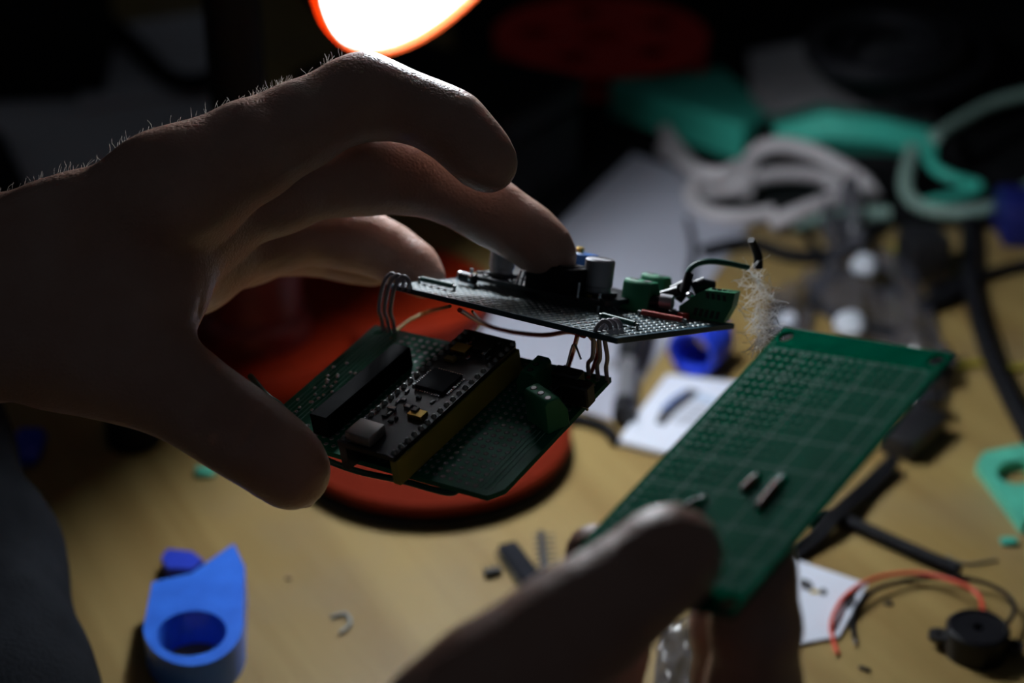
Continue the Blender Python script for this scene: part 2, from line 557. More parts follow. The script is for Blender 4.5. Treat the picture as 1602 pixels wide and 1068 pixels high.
def creases(vv, lines):
    "soft grooves along pixel polylines, laid on the visible surface of a rough first mesh"
    rel = vv - np.array(CAM)
    dz = rel @ np.array(FWD)
    x = CX + FPX * (rel @ np.array(RT)) / dz; y = CY - FPX * (rel @ np.array(UP)) / dz
    out = []
    for pl, rad, k in lines:
        pts = []
        for a, b in zip(pl[:-1], pl[1:]):
            for t in (0, 0.33, 0.66): pts.append((a[0] + (b[0] - a[0]) * t, a[1] + (b[1] - a[1]) * t))
        pts.append(pl[-1])
        q = []
        for px, py in pts:
            d2 = (x - px) ** 2 + (y - py) ** 2
            near = np.argsort(d2)[:60]
            near = near[d2[near] < 30 ** 2]
            if len(near) == 0: continue
            q.append(np.array(P(px, py, float(np.sort(dz[near])[:6].mean()))))
        for a, b in zip(q[:-1], q[1:]): out.append((a, b, rad, k))
    return out
def N_(px, py, d, r):
    "limb node: pixel position, depth and radius in pixels"
    return (np.array(P(px, py, d)), r * d / FPX)
def body_obj(name, vf, m, parent=None, **kw):
    vv, ff = vf
    lo, hi = vv.min(0), vv.max(0)
    origin = V(((lo + hi) / 2).tolist()) if parent is not None else V((*((lo + hi) / 2)[:2], lo[2]))
    me = bpy.data.meshes.new(name)
    me.from_pydata((vv - np.array(origin)).tolist(), [], ff.tolist())
    me.materials.append(m)
    me.polygons.foreach_set('use_smooth', [True] * len(me.polygons))
    o = bpy.data.objects.new(name, me)
    COL.objects.link(o)
    if parent is not None:
        o.parent = parent; o.location = origin - WO[parent.name]
    else: o.location = origin
    WO[o.name] = V(origin)
    tag(o, **kw)
    return o

# ================================================================== SETTING
mk('floor', ([V((-2.5, -1.2, -0.74)), V((2.5, -1.2, -0.74)), V((2.5, 2.6, -0.74)), V((-2.5, 2.6, -0.74))], [(0, 1, 2, 3)]), M['floor'], kind='structure')
mk('wall_back', hexa([V((-2.5, 2.6, -0.74)), V((2.5, 2.6, -0.74)), V((2.5, 2.7, -0.74)), V((-2.5, 2.7, -0.74)),
                      V((-2.5, 2.6, 2.0)), V((2.5, 2.6, 2.0)), V((2.5, 2.7, 2.0)), V((-2.5, 2.7, 2.0))]), M['wall'], kind='structure')
desk = thing('desk', 'pale worn wooden desk top under all the electronics clutter', 'desk', V((0, 1.05, -0.74)))
g0, g1 = T(690, 760), T(850, 930)
M['wood'] = wood_material(-math.atan2((g1 - g0).y, (g1 - g0).x))
mk('desk_top', box(V((0, 1.05, -0.03)), 2.2, 1.7, 0.03, bevel=0.003), M['wood'], desk)
for sx in (-1, 1):
    for sy in (-1, 1):
        mk('leg', box(V((sx * 1.0, 1.05 + sy * 0.75, -0.74)), 0.06, 0.06, 0.71, bevel=0.003), M['leg'], desk)

# ================================================================== DESK LAMP
LD = 0.62
LC = P(746, -249, LD)
nl = (0.96 * (0.825 * RT - 0.565 * UP) - 0.28 * FWD).normalized()
LR = 380 * LD / FPX
cpos = T(405, 572)
lamp = thing('desk_lamp', 'desk lamp with a glowing orange-rimmed head above the left hand and a red foot', 'lamp', cpos)
mk('foot', lathe([(0, 0), (0.040, 0), (0.042, 0.003), (0.042, 0.010), (0.039, 0.014), (0.026, 0.016), (0, 0.016)], cpos, n=48), M['red'], lamp)
mk('column', lathe([(0, 0), (0.024, 0), (0.024, 0.010), (0.0205, 0.014), (0.0205, 0.055), (0.018, 0.060), (0.0125, 0.066), (0, 0.066)], cpos + Z * 0.0155, n=32), M['red_dark'], lamp)
mk('pole', cyl(cpos + Z * 0.08, 0.0115, 0.31, n=24, bevel=0.001), M['case'], lamp)
head_top = LC - nl * 0.105
ctop = cpos + Z * 0.385
mk('arm', tube([ctop - Z * 0.01, ctop + Z * 0.03, ctop + V((0.02, -0.01, 0.05)), head_top - nl * 0.03 + Z * 0.02, head_top - nl * 0.006, head_top + nl * 0.006], 0.007, 14), M['black'], lamp)
mk('lamp_shade', lathe([(0.0, -0.106), (0.014, -0.106), (LR * 0.30, -0.098), (LR * 0.62, -0.072), (LR * 0.88, -0.036), (LR + 0.0004, -0.004), (LR - 0.0006, -0.004)], LC, nl, n=72), M['case'], lamp, smooth=60)
mk('shade_lining', lathe([(LR - 0.0008, -0.0035), (LR * 0.86, -0.036), (LR * 0.60, -0.069), (LR * 0.28, -0.094), (0.0, -0.100)], LC, nl, n=72), mat('white_lamp_lining', (0.86, 0.86, 0.86), 0.6), lamp, smooth=60, label='white inside of the shade')
sm = mat('lamp_rim_plastic', (0.85, 0.17, 0.035), 0.4)
nt = sm.node_tree
trn = nt.nodes.new('ShaderNodeBsdfTranslucent'); trn.inputs['Color'].default_value = (0.95, 0.20, 0.04, 1)
mxs = nt.nodes.new('ShaderNodeMixShader'); mxs.inputs[0].default_value = 0.45
nt.links.new(nt.nodes['Principled BSDF'].outputs[0], mxs.inputs[1]); nt.links.new(trn.outputs[0], mxs.inputs[2])
nt.links.new(mxs.outputs[0], nt.nodes['Material Output'].inputs['Surface'])
mk('shade_rim', lathe([(LR + 0.0005, -0.0045), (LR + 0.0010, -0.002), (LR + 0.0006, 0.0), (LR - 0.0006, -0.0005), (LR - 0.0008, -0.0038), (LR + 0.0005, -0.0045)], LC, nl, n=72), sm, lamp, smooth=60, label='orange rim lit from inside')
m = mat('glowing_bulb', (0.9, 0.9, 0.9), 0.5, emit=((0.86, 0.93, 1.0), BULB_STRENGTH))
bl = mk('bulb', ellipsoid(LC - nl * 0.006, frame(nl), 0.015, 0.015, 0.015, 24, 14), m, lamp, label='glowing white bulb')
mk('bulb_neck', cyl(LC - nl * 0.099, 0.010, 0.080, nl, 20, r2=0.012), M['card_back'], lamp)
# red dish under the wired boards
b0 = T(676, 708)
Rb = 0.0555
dish = thing('dish', 'red round dish, coloured darker for shade, on a black foot right under the two wired boards', 'dish', b0)
mk('dish_body', lathe([(0, 0), (Rb - 0.006, 0), (Rb - 0.002, 0.001), (Rb, 0.003), (Rb, 0.006), (Rb - 0.001, 0.007), (Rb - 0.003, 0.006), (Rb - 0.008, 0.003), (0, 0.0025)], b0 + Z * 0.004, n=64), M['dish_shade_red'], dish)
mk('dish_foot', lathe([(0, 0), (Rb - 0.002, 0), (Rb + 0.001, 0.002), (Rb, 0.0045), (0, 0.0045)], b0, n=64), M['black_soft'], dish, label='black rubber foot ring')

# ================================================================== UPPER CIRCUIT BOARD (seen almost edge on)
def board_from_fit(corners, n_cam, depth0):
    "corner pixels put on the plane with this normal (x right, y down, z into the scene) through the first corner"
    n = (RT * n_cam[0] - UP * n_cam[1] + FWD * n_cam[2]).normalized()
    o = P(*corners[0], depth0)
    return [ray_plane(px, py, o, n) for px, py in corners]
def bilinear(q, N):
    def f(u, v, h=0.0):
        return (q[0] * (1 - u) + q[1] * u) * (1 - v) + (q[3] * (1 - u) + q[2] * u) * v + N * h
    return f
UQ = board_from_fit([(803, 427), (1150, 506), (966, 529), (612, 444)], (-0.117, 0.976, 0.184), 0.5637)   # back, right, near, left
UX, UY, UN = plane_frame([UQ[3], UQ[2], UQ[1], UQ[0]])
fu = bilinear([UQ[3], UQ[2], UQ[1], UQ[0]], UN)          # u along the near edge (left -> near corner), v away from the lens
UO = UQ[3]
def U(px, py, h=0.0):
    return ray_plane(px, py, UO, UN) + UN * h
up = thing('circuit_board', 'blue-green circuit board pinched on top, crowded with capacitors and green terminals', 'circuit board', (UQ[0] + UQ[1] + UQ[2] + UQ[3]) / 4)
BT = 0.0016
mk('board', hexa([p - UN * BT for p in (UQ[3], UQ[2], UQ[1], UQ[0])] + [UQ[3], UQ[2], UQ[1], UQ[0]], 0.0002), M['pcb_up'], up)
def pads(f, nu, nv, u0, u1, v0, v1, r, h, ex, ey, nn, skip=None, n=8, cup=0.0):
    vs_, fs_ = [], []
    for i in range(nu):
        for j in range(nv):
            if skip and skip(i, j): continue
            u = u0 + (u1 - u0) * i / (nu - 1); v = v0 + (v1 - v0) * j / (nv - 1)
            c = f(u, v, 0.0)
            k = len(vs_)
            for q, (rr, hh) in enumerate(((r, 0.0), (r * 0.75, h), (r * 0.38, h * (1 - cup)))):
                for s in range(n):
                    a = 2 * math.pi * s / n
                    vs_.append(c + ex * (rr * math.cos(a)) + ey * (rr * math.sin(a)) + nn * hh)
            for q in range(2):
                for s in range(n):
                    t = (s + 1) % n
                    fs_.append((k + q * n + s, k + q * n + t, k + (q + 1) * n + t, k + (q + 1) * n + s))
            fs_.append(tuple(k + 2 * n + s for s in range(n)))
    return vs_, fs_
mk('solder_pads', pads(fu, 30, 22, 0.03, 0.97, 0.035, 0.965, 0.00085, 0.00022, UX, UY, UN), M['pad_dull'], up, kind='stuff')

# stacked converter module
ma, mb, mc, md_ = U(722, 446), U(944, 492), U(1012, 482), U(830, 436)
lift = UN * 0.0022
mod = mk('converter_module', hexa([p + lift for p in (ma, mb, mc, md_)] + [p + lift + UN * 0.0014 for p in (ma, mb, mc, md_)], 0.00015), M['pcb_black'], up)
MH = 0.0036
for px, py in ((735, 449), (935, 488), (995, 482), (840, 440)):
    mk('stand_pin', cyl(U(px, py), 0.0005, 0.0055, UN, 8), M['silver'], up)
def can(px, py, rpx, hpx, lab):
    base = U(px, py, MH)
    s = pxm(base); r = rpx * s; h = hpx * s
    b = mk('capacitor_base', box(base, r * 2.05, r * 2.05, 0.0012, UN, UX, 0.0002), M['black'], up)
    c = mk('capacitor', lathe([(0, 0), (r * 0.93, 0), (r * 0.95, 0.0004), (r * 0.90, h * 0.13), (r * 0.90, h * 0.16), (r, h * 0.2), (r, h - 0.0005), (r - 0.0005, h), (r * 0.9, h - 0.0001), (0, h - 0.0001)],
                              base + UN * 0.0012, UN, UX, 32), M['can'], up, label=lab)
    t = base + UN * (0.0012 + h)
    mk('polarity_mark', prism([(math.cos(a) * r * 0.86, math.sin(a) * r * 0.86) for a in [0.35 + (math.pi - 0.7) * i / 12 for i in range(13)]], [],
                              lambda u, v, hh: t + UX * u + UY * v + UN * (hh - 0.00008), 0.0001), M['black'], c)
    return c
can(781, 451, 20, 41, 'silver can capacitor in shadow under the finger')
can(930, 481, 23.5, 52, 'silver can capacitor at the near end of the module')
# inductor
ib = U(868, 474, MH)
s = pxm(ib)
ind = mk('inductor', box(ib, 84 * s, 62 * s, 42 * s, UN, UX, 0.0008, 2), M['black_soft'], up)
mk('inductor_top', box(ib + UN * (42 * s), 66 * s, 48 * s, 0.0004, UN, UX, 0.00015), M['black_gloss'], ind)
# trimmer
tb = U(905, 462, MH)
tr = mk('trimmer', box(tb, 46 * s, 26 * s, 50 * s, UN, UX, 0.0004), M['trim'], up)
mk('trimmer_screw', cyl(tb + UN * (50 * s) - UX * 0.0014, 0.0012, 0.0016, UN, 16, 0.0002), M['brass'], tr)
for i in range(3):
    mk('module_pin', cyl(U(806 + i * 7, 463 + i * 1.5, MH), 0.0004, 0.0042, UN + UX * 0.25, 8), M['silver'], up)
mk('module_pin', cyl(U(901, 485, MH), 0.0004, 0.0044, UN, 8), M['silver'], up)
for i in range(14):
    u = rnd.random(); v = rnd.random()
    p = (ma * (1 - u) + mb * u) * (1 - v * 0.35) + (md_ * (1 - u) + mc * u) * (v * 0.35)
    mk('small_component', box(p + UN * MH, 0.0016, 0.0009, 0.0007, UN, UX, 0.0001), M[('silver', 'black', 'olive_wire')[i % 3]], up)
# chip with silver ends by the finger
q0 = U(727, 447)
dk = mk('diode', cyl(q0 + UN * 0.0025 - UX * 0.002, 0.0016, 0.0058, UX, 16, 0.0003), M['black'], up)
mk('diode_band', cyl(q0 + UN * 0.0025 + UX * 0.0020, 0.00166, 0.0009, UX, 16), M['silver'], dk)
mk('diode_band', cyl(q0 + UN * 0.0025 - UX * 0.0023, 0.00166, 0.0008, UX, 16), M['silver'], dk)
mk('diode_foot', box(q0 + UX * 0.003, 0.002, 0.002, 0.0012, UN, UX, 0.0002), M['silver'], up)
def jumper(a, b, r, m_, name='jumper_wire'):
    d = (b - a)
    j = mk(name, tube([a - UN * 0.001, a + UN * 0.0011 + d * 0.02, a + d * 0.06 + UN * 0.0015, b - d * 0.06 + UN * 0.0015, b + UN * 0.0011 - d * 0.02, b - UN * 0.001], r, 10, 4), M['pad_dull'], up)
    mk('insulation', tube([a + d * 0.07 + UN * 0.0015, b - d * 0.07 + UN * 0.0015], r * 2.0, 12), m_, j)
jumper(U(655, 443), U(711, 456), 0.0004, M['green_wire'])
jumper(U(938, 500), U(997, 516), 0.0004, M['green_wire'])
jumper(U(998, 495), U(1072, 509), 0.0004, M['red_wire'])
jumper(U(1010, 489), U(1060, 496), 0.0004, M['black'])

# green terminals on the upper board
def terminal(parent, base, ex, n, wid, dep, hei, ways, slope=0.35, holes_up=True, label=None):
    ey = n.cross(ex).normalized()
    "block with a sloping wire side; ex runs along the ways, ey towards the wire side"
    prof = [(-dep / 2, 0), (dep / 2, 0), (dep / 2, hei * 0.5), (dep / 2 - dep * slope, hei), (-dep / 2 + dep * 0.1, hei), (-dep / 2, hei * 0.88)]
    v = [base + ey * a + n * b - ex * (wid / 2) for a, b in prof] + [base + ey * a + n * b + ex * (wid / 2) for a, b in prof]
    k = len(prof)
    f = [tuple(range(k - 1, -1, -1)), tuple(range(k, 2 * k))] + [(i, (i + 1) % k, (i + 1) % k + k, i + k) for i in range(k)]
    bm = bmesh.new()
    vv = [bm.verts.new(p) for p in v]
    for q in f: bm.faces.new([vv[i] for i in q])
    bmesh.ops.recalc_face_normals(bm, faces=bm.faces)
    bmesh.ops.bevel(bm, geom=bm.edges[:], offset=0.00025, segments=1, affect='EDGES')
    t = mk('terminal_block', from_bm(bm), M['term'], parent, label=label)
    for i in range(ways):
        c = base + ex * (wid * ((i + 0.5) / ways - 0.5))
        top = c + n * hei - ey * dep * (0.05 + slope * 0.35)
        mk('screw_hole', cyl(top - n * 0.001, wid / ways * 0.30, 0.0011, n, 16), M['term_dark'], t)
        mk('screw', cyl(top - n * 0.0012, wid / ways * 0.22, 0.0014, n, 12), M['pad_dull'], t)
        mk('wire_slot', box(c + ey * (dep / 2) + n * hei * 0.1, wid / ways * 0.6, hei * 0.34, 0.0002, ey, ex), M['term_dark'], t)
    return t
pA = U(1000, 487)
terminal(up, pA, UX, UN, 50 * pxm(pA), 0.0070, 50 * pxm(pA), 2, label='green screw terminal beside the near capacitor')
pA2 = U(1024, 471)
terminal(up, pA2, UX, UN, 44 * pxm(pA2), 0.0060, 42 * pxm(pA2), 2, label='green screw terminal set farther back')
# many-sided end terminal, built from its side profile
pe = U(1098, 503)
s = pxm(pe)
ev = (UX * 0.97 + UY * 0.25).normalized(); ew = UN.cross(ev).normalized()
prof = [(-38, 0), (34, 4), (44, 30), (46, 53), (-2, 50), (-12, 44), (-40, 18)]
def fe(u, v, h): return pe + ev * (u * s) + UN * (v * s) + ew * h
et = mk('terminal_block', prism(prof, [], fe, 0.0065), M['term'], up, label='many-sided green terminal at the outer corner')
for i in range(4):
    mk('wire_slot', prism([(2 + i * 9, 38), (7 + i * 9, 38), (5 + i * 9, 47), (0 + i * 9, 47)], [], lambda u, v, h: fe(u, v, h - 0.0002), 0.0002), M['term_dark'], et)
for i in range(5):
    mk('wire_slot', prism([(-16 + i * 9, 8), (-11 + i * 9, 8), (-9 + i * 9, 20), (-14 + i * 9, 20)], [], lambda u, v, h: fe(u, v, h - 0.0002), 0.0002), M['term_dark'], et)
for i in range(4):
    mk('screw_hole', cyl(fe(8 + i * 9, 51.0, 0.0030), 0.0007, 0.0004, UN, 12), M['term_dark'], et)
# sleeved wire ends plugged between the terminals
def sleeve(a, b, r, m_=None, tip=False):
    sl = mk('sleeve', tube([a, (a + b) / 2, b], r, 14, 3), M['black_gloss'] if m_ is None else m_, up)
    if tip: mk('bare_end', tube([b, b + (b - a).normalized() * 0.0022], r * 0.55, 10), M['silver'], sl)
dd = depth(pA)
sleeve(P(1018, 471, dd - 0.004), P(1053, 472, dd - 0.006), 0.0019, tip=False)
mk('sleeve', tube([P(1033, 470, dd - 0.0062), P(1052, 473, dd - 0.0072)], 0.0021, 16), M['can'], up, label='metal ferrule with an open black end')
sleeve(P(1036, 463, dd - 0.001), P(1062, 455, dd - 0.003), 0.0016)
sleeve(P(1052, 455, dd + 0.003), P(1076, 443, dd + 0.002), 0.0016)
sleeve(P(1083, 452, dd + 0.001), P(1104, 443, dd + 0.001), 0.0022)
sleeve(P(1094, 444, dd + 0.003), P(1116, 449, dd + 0.004), 0.0019)
mk('solder_joint', ellipsoid(P(1079, 462, dd - 0.003), (UX, UY, UN), 0.0013, 0.0012, 0.001), M['silver'], up)
mk('solder_joint', ellipsoid(P(1072, 502, dd - 0.004), (UX, UY, UN), 0.0010, 0.0009, 0.0007), M['silver'], up)
for k in range(3):
    mk('dark_component', box(U(1040 + k * 14, 492 + k * 4), 0.003, 0.0024, 0.002, UN, UX, 0.0003), M['red_wire' if k == 2 else 'black'], up)
# green wire curling up to the tuft
gw = mk('green_wire', tube([P(1062, 468, dd), P(1071, 455, dd), P(1076, 428, dd), P(1088, 414, dd), P(1110, 409, dd), P(1140, 412, dd + .001), P(1172, 419, dd + .002)], 0.00085, 12), M['green_wire'], up)
mk('sleeve', tube([P(1060, 470, dd), P(1070, 455, dd), P(1079, 427, dd)], 0.0014, 12), M['black_soft'], gw)
mk('black_wire', tube([P(1186, 421, dd + .003), P(1186, 402, dd + .003), P(1180, 386, dd + .002), P(1175, 375, dd)], lambda t: 0.0014 - 0.0003 * t, 14), M['black_gloss'], up)
# frayed white fibres
vs_, fs_ = [], []
def fibre(p0, d0, L, r, curl):
    pts = [p0]; d = d0.normalized()
    for i in range(5):
        d = (d + V((rnd.gauss(0, curl), rnd.gauss(0, curl), rnd.gauss(0, curl)))).normalized()
        pts.append(pts[-1] + d * L / 5)
    return tube(pts, r, 3, 1, smooth=False)
parts = []
path = spline([P(1168, 418, dd), P(1182, 440, dd), P(1192, 465, dd), P(1188, 490, dd - .003), P(1196, 515, dd - .006), P(1188, 540, dd - .010)], 10)
for i in range(210):
    t = rnd.random() ** 0.9
    c = path[min(len(path) - 1, int(t * len(path)))]
    c = c + V((rnd.gauss(0, 0.0012), rnd.gauss(0, 0.0012), rnd.gauss(0, 0.0012)))
    side = rnd.choice((-1, 1))
    d = RT * side * rnd.uniform(0.2, 1) + UP * rnd.uniform(-0.9, 0.7) + FWD * rnd.gauss(0, 0.5)
    if rnd.random() < 0.4: d = (path[min(len(path) - 1, int(t * len(path)) + 3)] - c) + RT * rnd.gauss(0, 0.002)
    parts.append(fibre(c, d, rnd.uniform(0.003, 0.0085), rnd.uniform(0.00005, 0.00010), 0.22))
mk('fibre_tuft', merge(*parts), M['fibre'], up, label='frayed white fibres hanging from the green wire', kind='stuff')
parts = []
for a, b, c in (((1205, 500), (1214, 496), (1219, 508)), ((1196, 520), (1206, 514), (1212, 510)), ((1186, 535), (1194, 536), (1200, 541))):
    parts.append(tube([P(*a, dd - .004), P(*b, dd - .004), P(*c, dd - .004)], 0.00012, 5, 4))
mk('dark_fibres', merge(*parts), M['black'], up, kind='stuff')

# ================================================================== LOWER CIRCUIT BOARD
LQ = board_from_fit([(587, 508), (956, 590), (776, 780), (397, 673)], (0.112, 0.847, 0.52), 0.5367)       # far left, far right, near right, near left
LX, LY, LN = plane_frame(LQ)
LYd = -LY if LY.dot(LQ[3] - LQ[0]) < 0 else LY        # towards the lens
fl = bilinear(LQ, LN)
def L(px, py, h=0.0):
    return ray_plane(px, py, LQ[0], LN) + LN * h
def Ltop(px, py, h):
    "point seen at this pixel on the plane h above the board"
    return ray_plane(px, py, LQ[0] + LN * h, LN)
low = thing('circuit_board', 'dark green circuit board hinged below, with a controller module and silver socket', 'circuit board', (LQ[0] + LQ[1] + LQ[2] + LQ[3]) / 4)
outl = [(0, 0), (1, 0), (1, 0.93), (0.965, 1), (0, 1)]
mk('board', prism(outl, [circle(0.045, 0.06, 0.016, 14, 0.021), circle(0.955, 0.06, 0.016, 14, 0.021)], lambda u, v, h: fl(u, v, h - BT), BT), M['pcb_low'], low)
mk('solder_pads', pads(fl, 30, 22, 0.035, 0.965, 0.045, 0.955, 0.00075, 0.00020, LX, LYd, LN, cup=0.6,
                       skip=lambda i, j: i < 4 or (i > 27 and j > 9)), M['pad_dull'], low, kind='stuff')
tr_ = []
for i in range(6):
    u = 0.028 + 0.018 * i
    tr_.append(tube([fl(u, 0.04, 0.0001), fl(u, 0.96, 0.0001)], 0.00016, 4, 1, flat=0.6))
for i in range(4):
    u = 0.905 + 0.018 * i
    tr_.append(tube([fl(u, 0.5, 0.0001), fl(u, 0.96, 0.0001)], 0.00016, 4, 1, flat=0.6))
mk('copper_traces', merge(*tr_), M['silk'], low, kind='stuff')
# controller module raised on headers
MHT = 0.0095
cm = [Ltop(729, 514, MHT), Ltop(813, 535, MHT), Ltop(616, 716, MHT), Ltop(527, 690, MHT)]
MX = (cm[1] - cm[0]).normalized(); MY = (cm[3] - cm[0]).normalized()
fm = bilinear(cm, LN)
cont = mk('controller_module', prism([(0.04, 0), (0.92, 0), (1.0, 0.035), (1.0, 1), (0, 1), (0, 0.015)], [], lambda u, v, h: fm(u, v, h - 0.0014), 0.0014), M['pcb_black'], low)
hl, hr = [], []
for col_u, nm in ((0.955, 'yellow'), (0.045, 'black')):
    a, b = fm(col_u, 0.02, -0.0015), fm(col_u, 0.99, -0.0015)
    ctr = (a + b) / 2 - LN * (MHT - 0.0018)
    mk('pin_header', box(ctr, 0.0025, (b - a).length, MHT - 0.0018, LN, MY.cross(LN), 0.0001), M['yellow_strip' if nm == 'yellow' else 'black'], low)
pins = []
for i in range(20):
    for u in (0.06, 0.94):
        c = fm(u, 0.03 + 0.94 * i / 19, 0)
        pins.append(lathe([(0.0009, 0), (0.0008, 0.0003), (0.0004, 0.0009), (0, 0.0010)], c, LN, None, 8))
for i, p in enumerate(pins): mk('solder_joint', p, M['pad_dull'], cont)
# parts on the module
usb = fm(0.34, 0.925, 0)
ub = mk('usb_socket', box(usb, 0.0082, 0.0074, 0.0032, LN, MX, 0.0006, 2), M['shell'], cont)
mcu = fm(0.50, 0.44, 0)
ck = mk('chip', box(mcu, 0.0095, 0.0095, 0.0012, LN, MX + MY * 0.0, 0.0002), M['chip'], cont)
lg = []
for k in range(11):
    for sgn in (-1, 1):
        lg.append(box(mcu + MX * ((k - 5) * 0.00078) + MY * (sgn * 0.0053), 0.00035, 0.0012, 0.0004, LN, MX))
        lg.append(box(mcu + MY * ((k - 5) * 0.00078) + MX * (sgn * 0.0053), 0.0012, 0.00035, 0.0004, LN, MX))
ck2 = mk('chip_legs', merge(*lg), M['silver'], cont, kind='stuff')
for (u, v, a, b, h, mm) in ((0.30, 0.17, 0.0050, 0.0040, 0.0012, 'brass'), (0.62, 0.13, 0.0046, 0.0036, 0.0015, 'black'), (0.72, 0.15, 0.0012, 0.0034, 0.0012, 'silver'),
                            (0.30, 0.26, 0.0032, 0.0020, 0.0010, 'olive_wire'), (0.72, 0.70, 0.0046, 0.0032, 0.0014, 'brass'), (0.66, 0.69, 0.0018, 0.0018, 0.0020, 'black'),
                            (0.45, 0.66, 0.0020, 0.0014, 0.0008, 'silver'), (0.26, 0.70, 0.0026, 0.0012, 0.0008, 'silver'), (0.28, 0.62, 0.0014, 0.0010, 0.0006, 'silver')):
    mk('small_component', box(fm(u, v, 0), a, b, h, LN, MX, 0.0001), M[mm], cont)
for i in range(34):
    u, v = rnd.uniform(0.14, 0.86), rnd.uniform(0.04, 0.84)
    if abs(u - 0.5) < 0.22 and abs(v - 0.44) < 0.12: continue
    mk('small_component', box(fm(u, v, 0), rnd.choice((0.001, 0.0016)), 0.0008, 0.0005, LN, MX if i % 2 else MY, 0.0001), M[('silver', 'black', 'pad_dull', 'chip')[i % 4]], cont)
# tall black socket strip left of the module
sb = (L(618, 566) + L(520, 686)) / 2
mk('socket_strip', box(sb, 0.0060, (L(618, 566) - L(520, 686)).length, 0.0066, LN, MY.cross(LN), 0.0003), M['socket'], low)
# terminals
pB = L(838, 606)
terminal(low, pB, (-MY).normalized(), LN, 0.0090, 0.0066, 0.0080, 3, label='three-way green terminal nearer the module')
pC = L(858, 660)
terminal(low, pC, (LX * 0.90 - LYd * -0.42).normalized(), LN, 0.0100, 0.0072, 0.0100, 3, label='three-way green terminal at the right edge')
# transistors
for px, py, hh in ((892, 620, 0.0075), (906, 634, 0.0065)):
    b_ = L(px, py)
    tq = mk('transistor', box(b_ + LN * 0.001, 0.0085, 0.0045, hh, LN, LX, 0.0005), M['black'], low)
    for k in (-1, 0, 1):
        mk('lead', tube([b_ + LX * (0.0024 * k) - LN * 0.001, b_ + LX * (0.0024 * k) + LN * 0.0015], 0.0004, 6), M['silver'], tq)
mk('component_lead', tube([L(890, 600, 0.006), L(903, 588, 0.0105), L(912, 590, 0.006)], 0.0003, 6), M['silver'], low)
mk('component_lead', tube([L(866, 632, 0.004), L(880, 622, 0.004)], 0.0004, 6), M['silver'], low)
mk('component_lead', tube([L(870, 598, 0.004), L(888, 600, 0.006)], 0.0003, 6), M['pad_dull'], low)
for i in range(26):
    u = rnd.gauss(0.09, 0.035); v = rnd.uniform(0.35, 0.92)
    mk('solder_joint', ellipsoid(fl(min(0.2, max(0.03, u)), v, 0.0002), (LX, LYd, LN), 0.0007, 0.0006, 0.0006, 8, 6), M['silver'], low)
# hinge wires between the boards belong to the lower board
def hinge(px0, py0, px1, py1, m_, du, bow):
    a = U(px0, py0); b = L(px1, py1)
    s_ = pxm(a)
    hw = mk('hinge_wire', tube([a - UN * 0.001 , a + UN * 0.0022 - UX * 0.0005, a + UN * 0.0028 - UX * 0.0030 - FWD * 0.001, a - UN * 0.0010 - UX * 0.0052 - FWD * 0.002,
                              (a * 0.45 + b * 0.55) - UX * bow - FWD * 0.0015, b + LN * 0.004, b - LN * 0.001], 0.00062, 10), m_, low)
    mk('solder_joint', lathe([(0.0011, 0), (0.0009, 0.0005), (0.0005, 0.0013), (0, 0.0014)], a, UN, None, 10), M['silver'], hw)
for i in range(3):
    hinge(622 + i * 9, 447 + i * 2, 600 + i * 9, 516 + i * 2.2, M['grey_wire'], 0, 0.004)
for i in range(3):
    hinge(955 + i * 8, 522 - i * 1, 922 + i * 14, 588 + i * 3, M['grey_wire'], 0, 0.002)
mk('red_wire', tube([U(720, 476, -0.0016), P(760, 508, .53), P(800, 519, .525), P(850, 524, .515), P(890, 519, .505), U(915, 516, -0.0016)], 0.0007, 10), M['red_wire'], low)
mk('red_wire', tube([U(905, 514, -0.0016), P(898, 545, .505), P(890, 570, .508), L(886, 582)], 0.0007, 10), M['red_wire'], low)
mk('red_wire', tube([U(922, 514, -0.0016), P(935, 545, .500), P(928, 575, .503), L(920, 592)], 0.0006, 10), M['red_wire'], low)
mk('olive_wire', tube([U(705, 470, -0.0016), P(670, 488, .55), P(640, 502, .548), P(618, 520, .54), L(612, 530)], 0.0005, 8), M['olive_wire'], low)
mk('olive_wire', tube([U(740, 478, -0.0016), P(752, 505, .54), P(742, 522, .535), L(735, 545)], 0.0004, 8), M['olive_wire'], low)
mk('green_wire', tube([L(398, 616, 0.006), P(418, 619, .492), P(436, 632, .4925), P(452, 652, .4925), P(472, 690, .489), P(505, 716, .486), P(560, 737, .480), P(630, 752, .472), L(700, 756, -0.003), L(720, 752, -0.001)], 0.0009, 10), M['green_wire'], low)

# ================================================================== PLAIN PERFBOARD in the right hand
RQ = board_from_fit([(1227, 511), (1493, 553), (1145, 962), (848, 915)], (0.36, 0.825, 0.436), 0.437)
RX, RY, RN = plane_frame(RQ)
RYd = (RQ[3] - RQ[0]).normalized()
fr = bilinear(RQ, RN)
def R(px, py, h=0.0): return ray_plane(px, py, RQ[0], RN) + RN * h
perf = thing('perfboard', 'blank green prototyping board held up between thumb and fingers', 'circuit board', (RQ[0] + RQ[1] + RQ[2] + RQ[3]) / 4)
asp = (RQ[1] - RQ[0]).length / (RQ[3] - RQ[0]).length
PT = 0.0010
holes = [circle(u, v, 0.040, 18, 0.040 * asp) for u, v in ((0.06, 0.036), (0.94, 0.036), (0.06, 0.964), (0.94, 0.964))]
mk('board', prism([(0, 0), (1, 0), (1, 1), (0, 1)], holes, lambda u, v, h: fr(u, v, h - PT), PT), M['pcb'], perf)
e0 = hexa([fr(0, -0.0005, -PT), fr(1, -0.0005, -PT), fr(1, 0.0006, -PT), fr(0, 0.0006, -PT), fr(0, -0.0005, 0.00003), fr(1, -0.0005, 0.00003), fr(1, 0.0006, 0.00003), fr(0, 0.0006, 0.00003)])
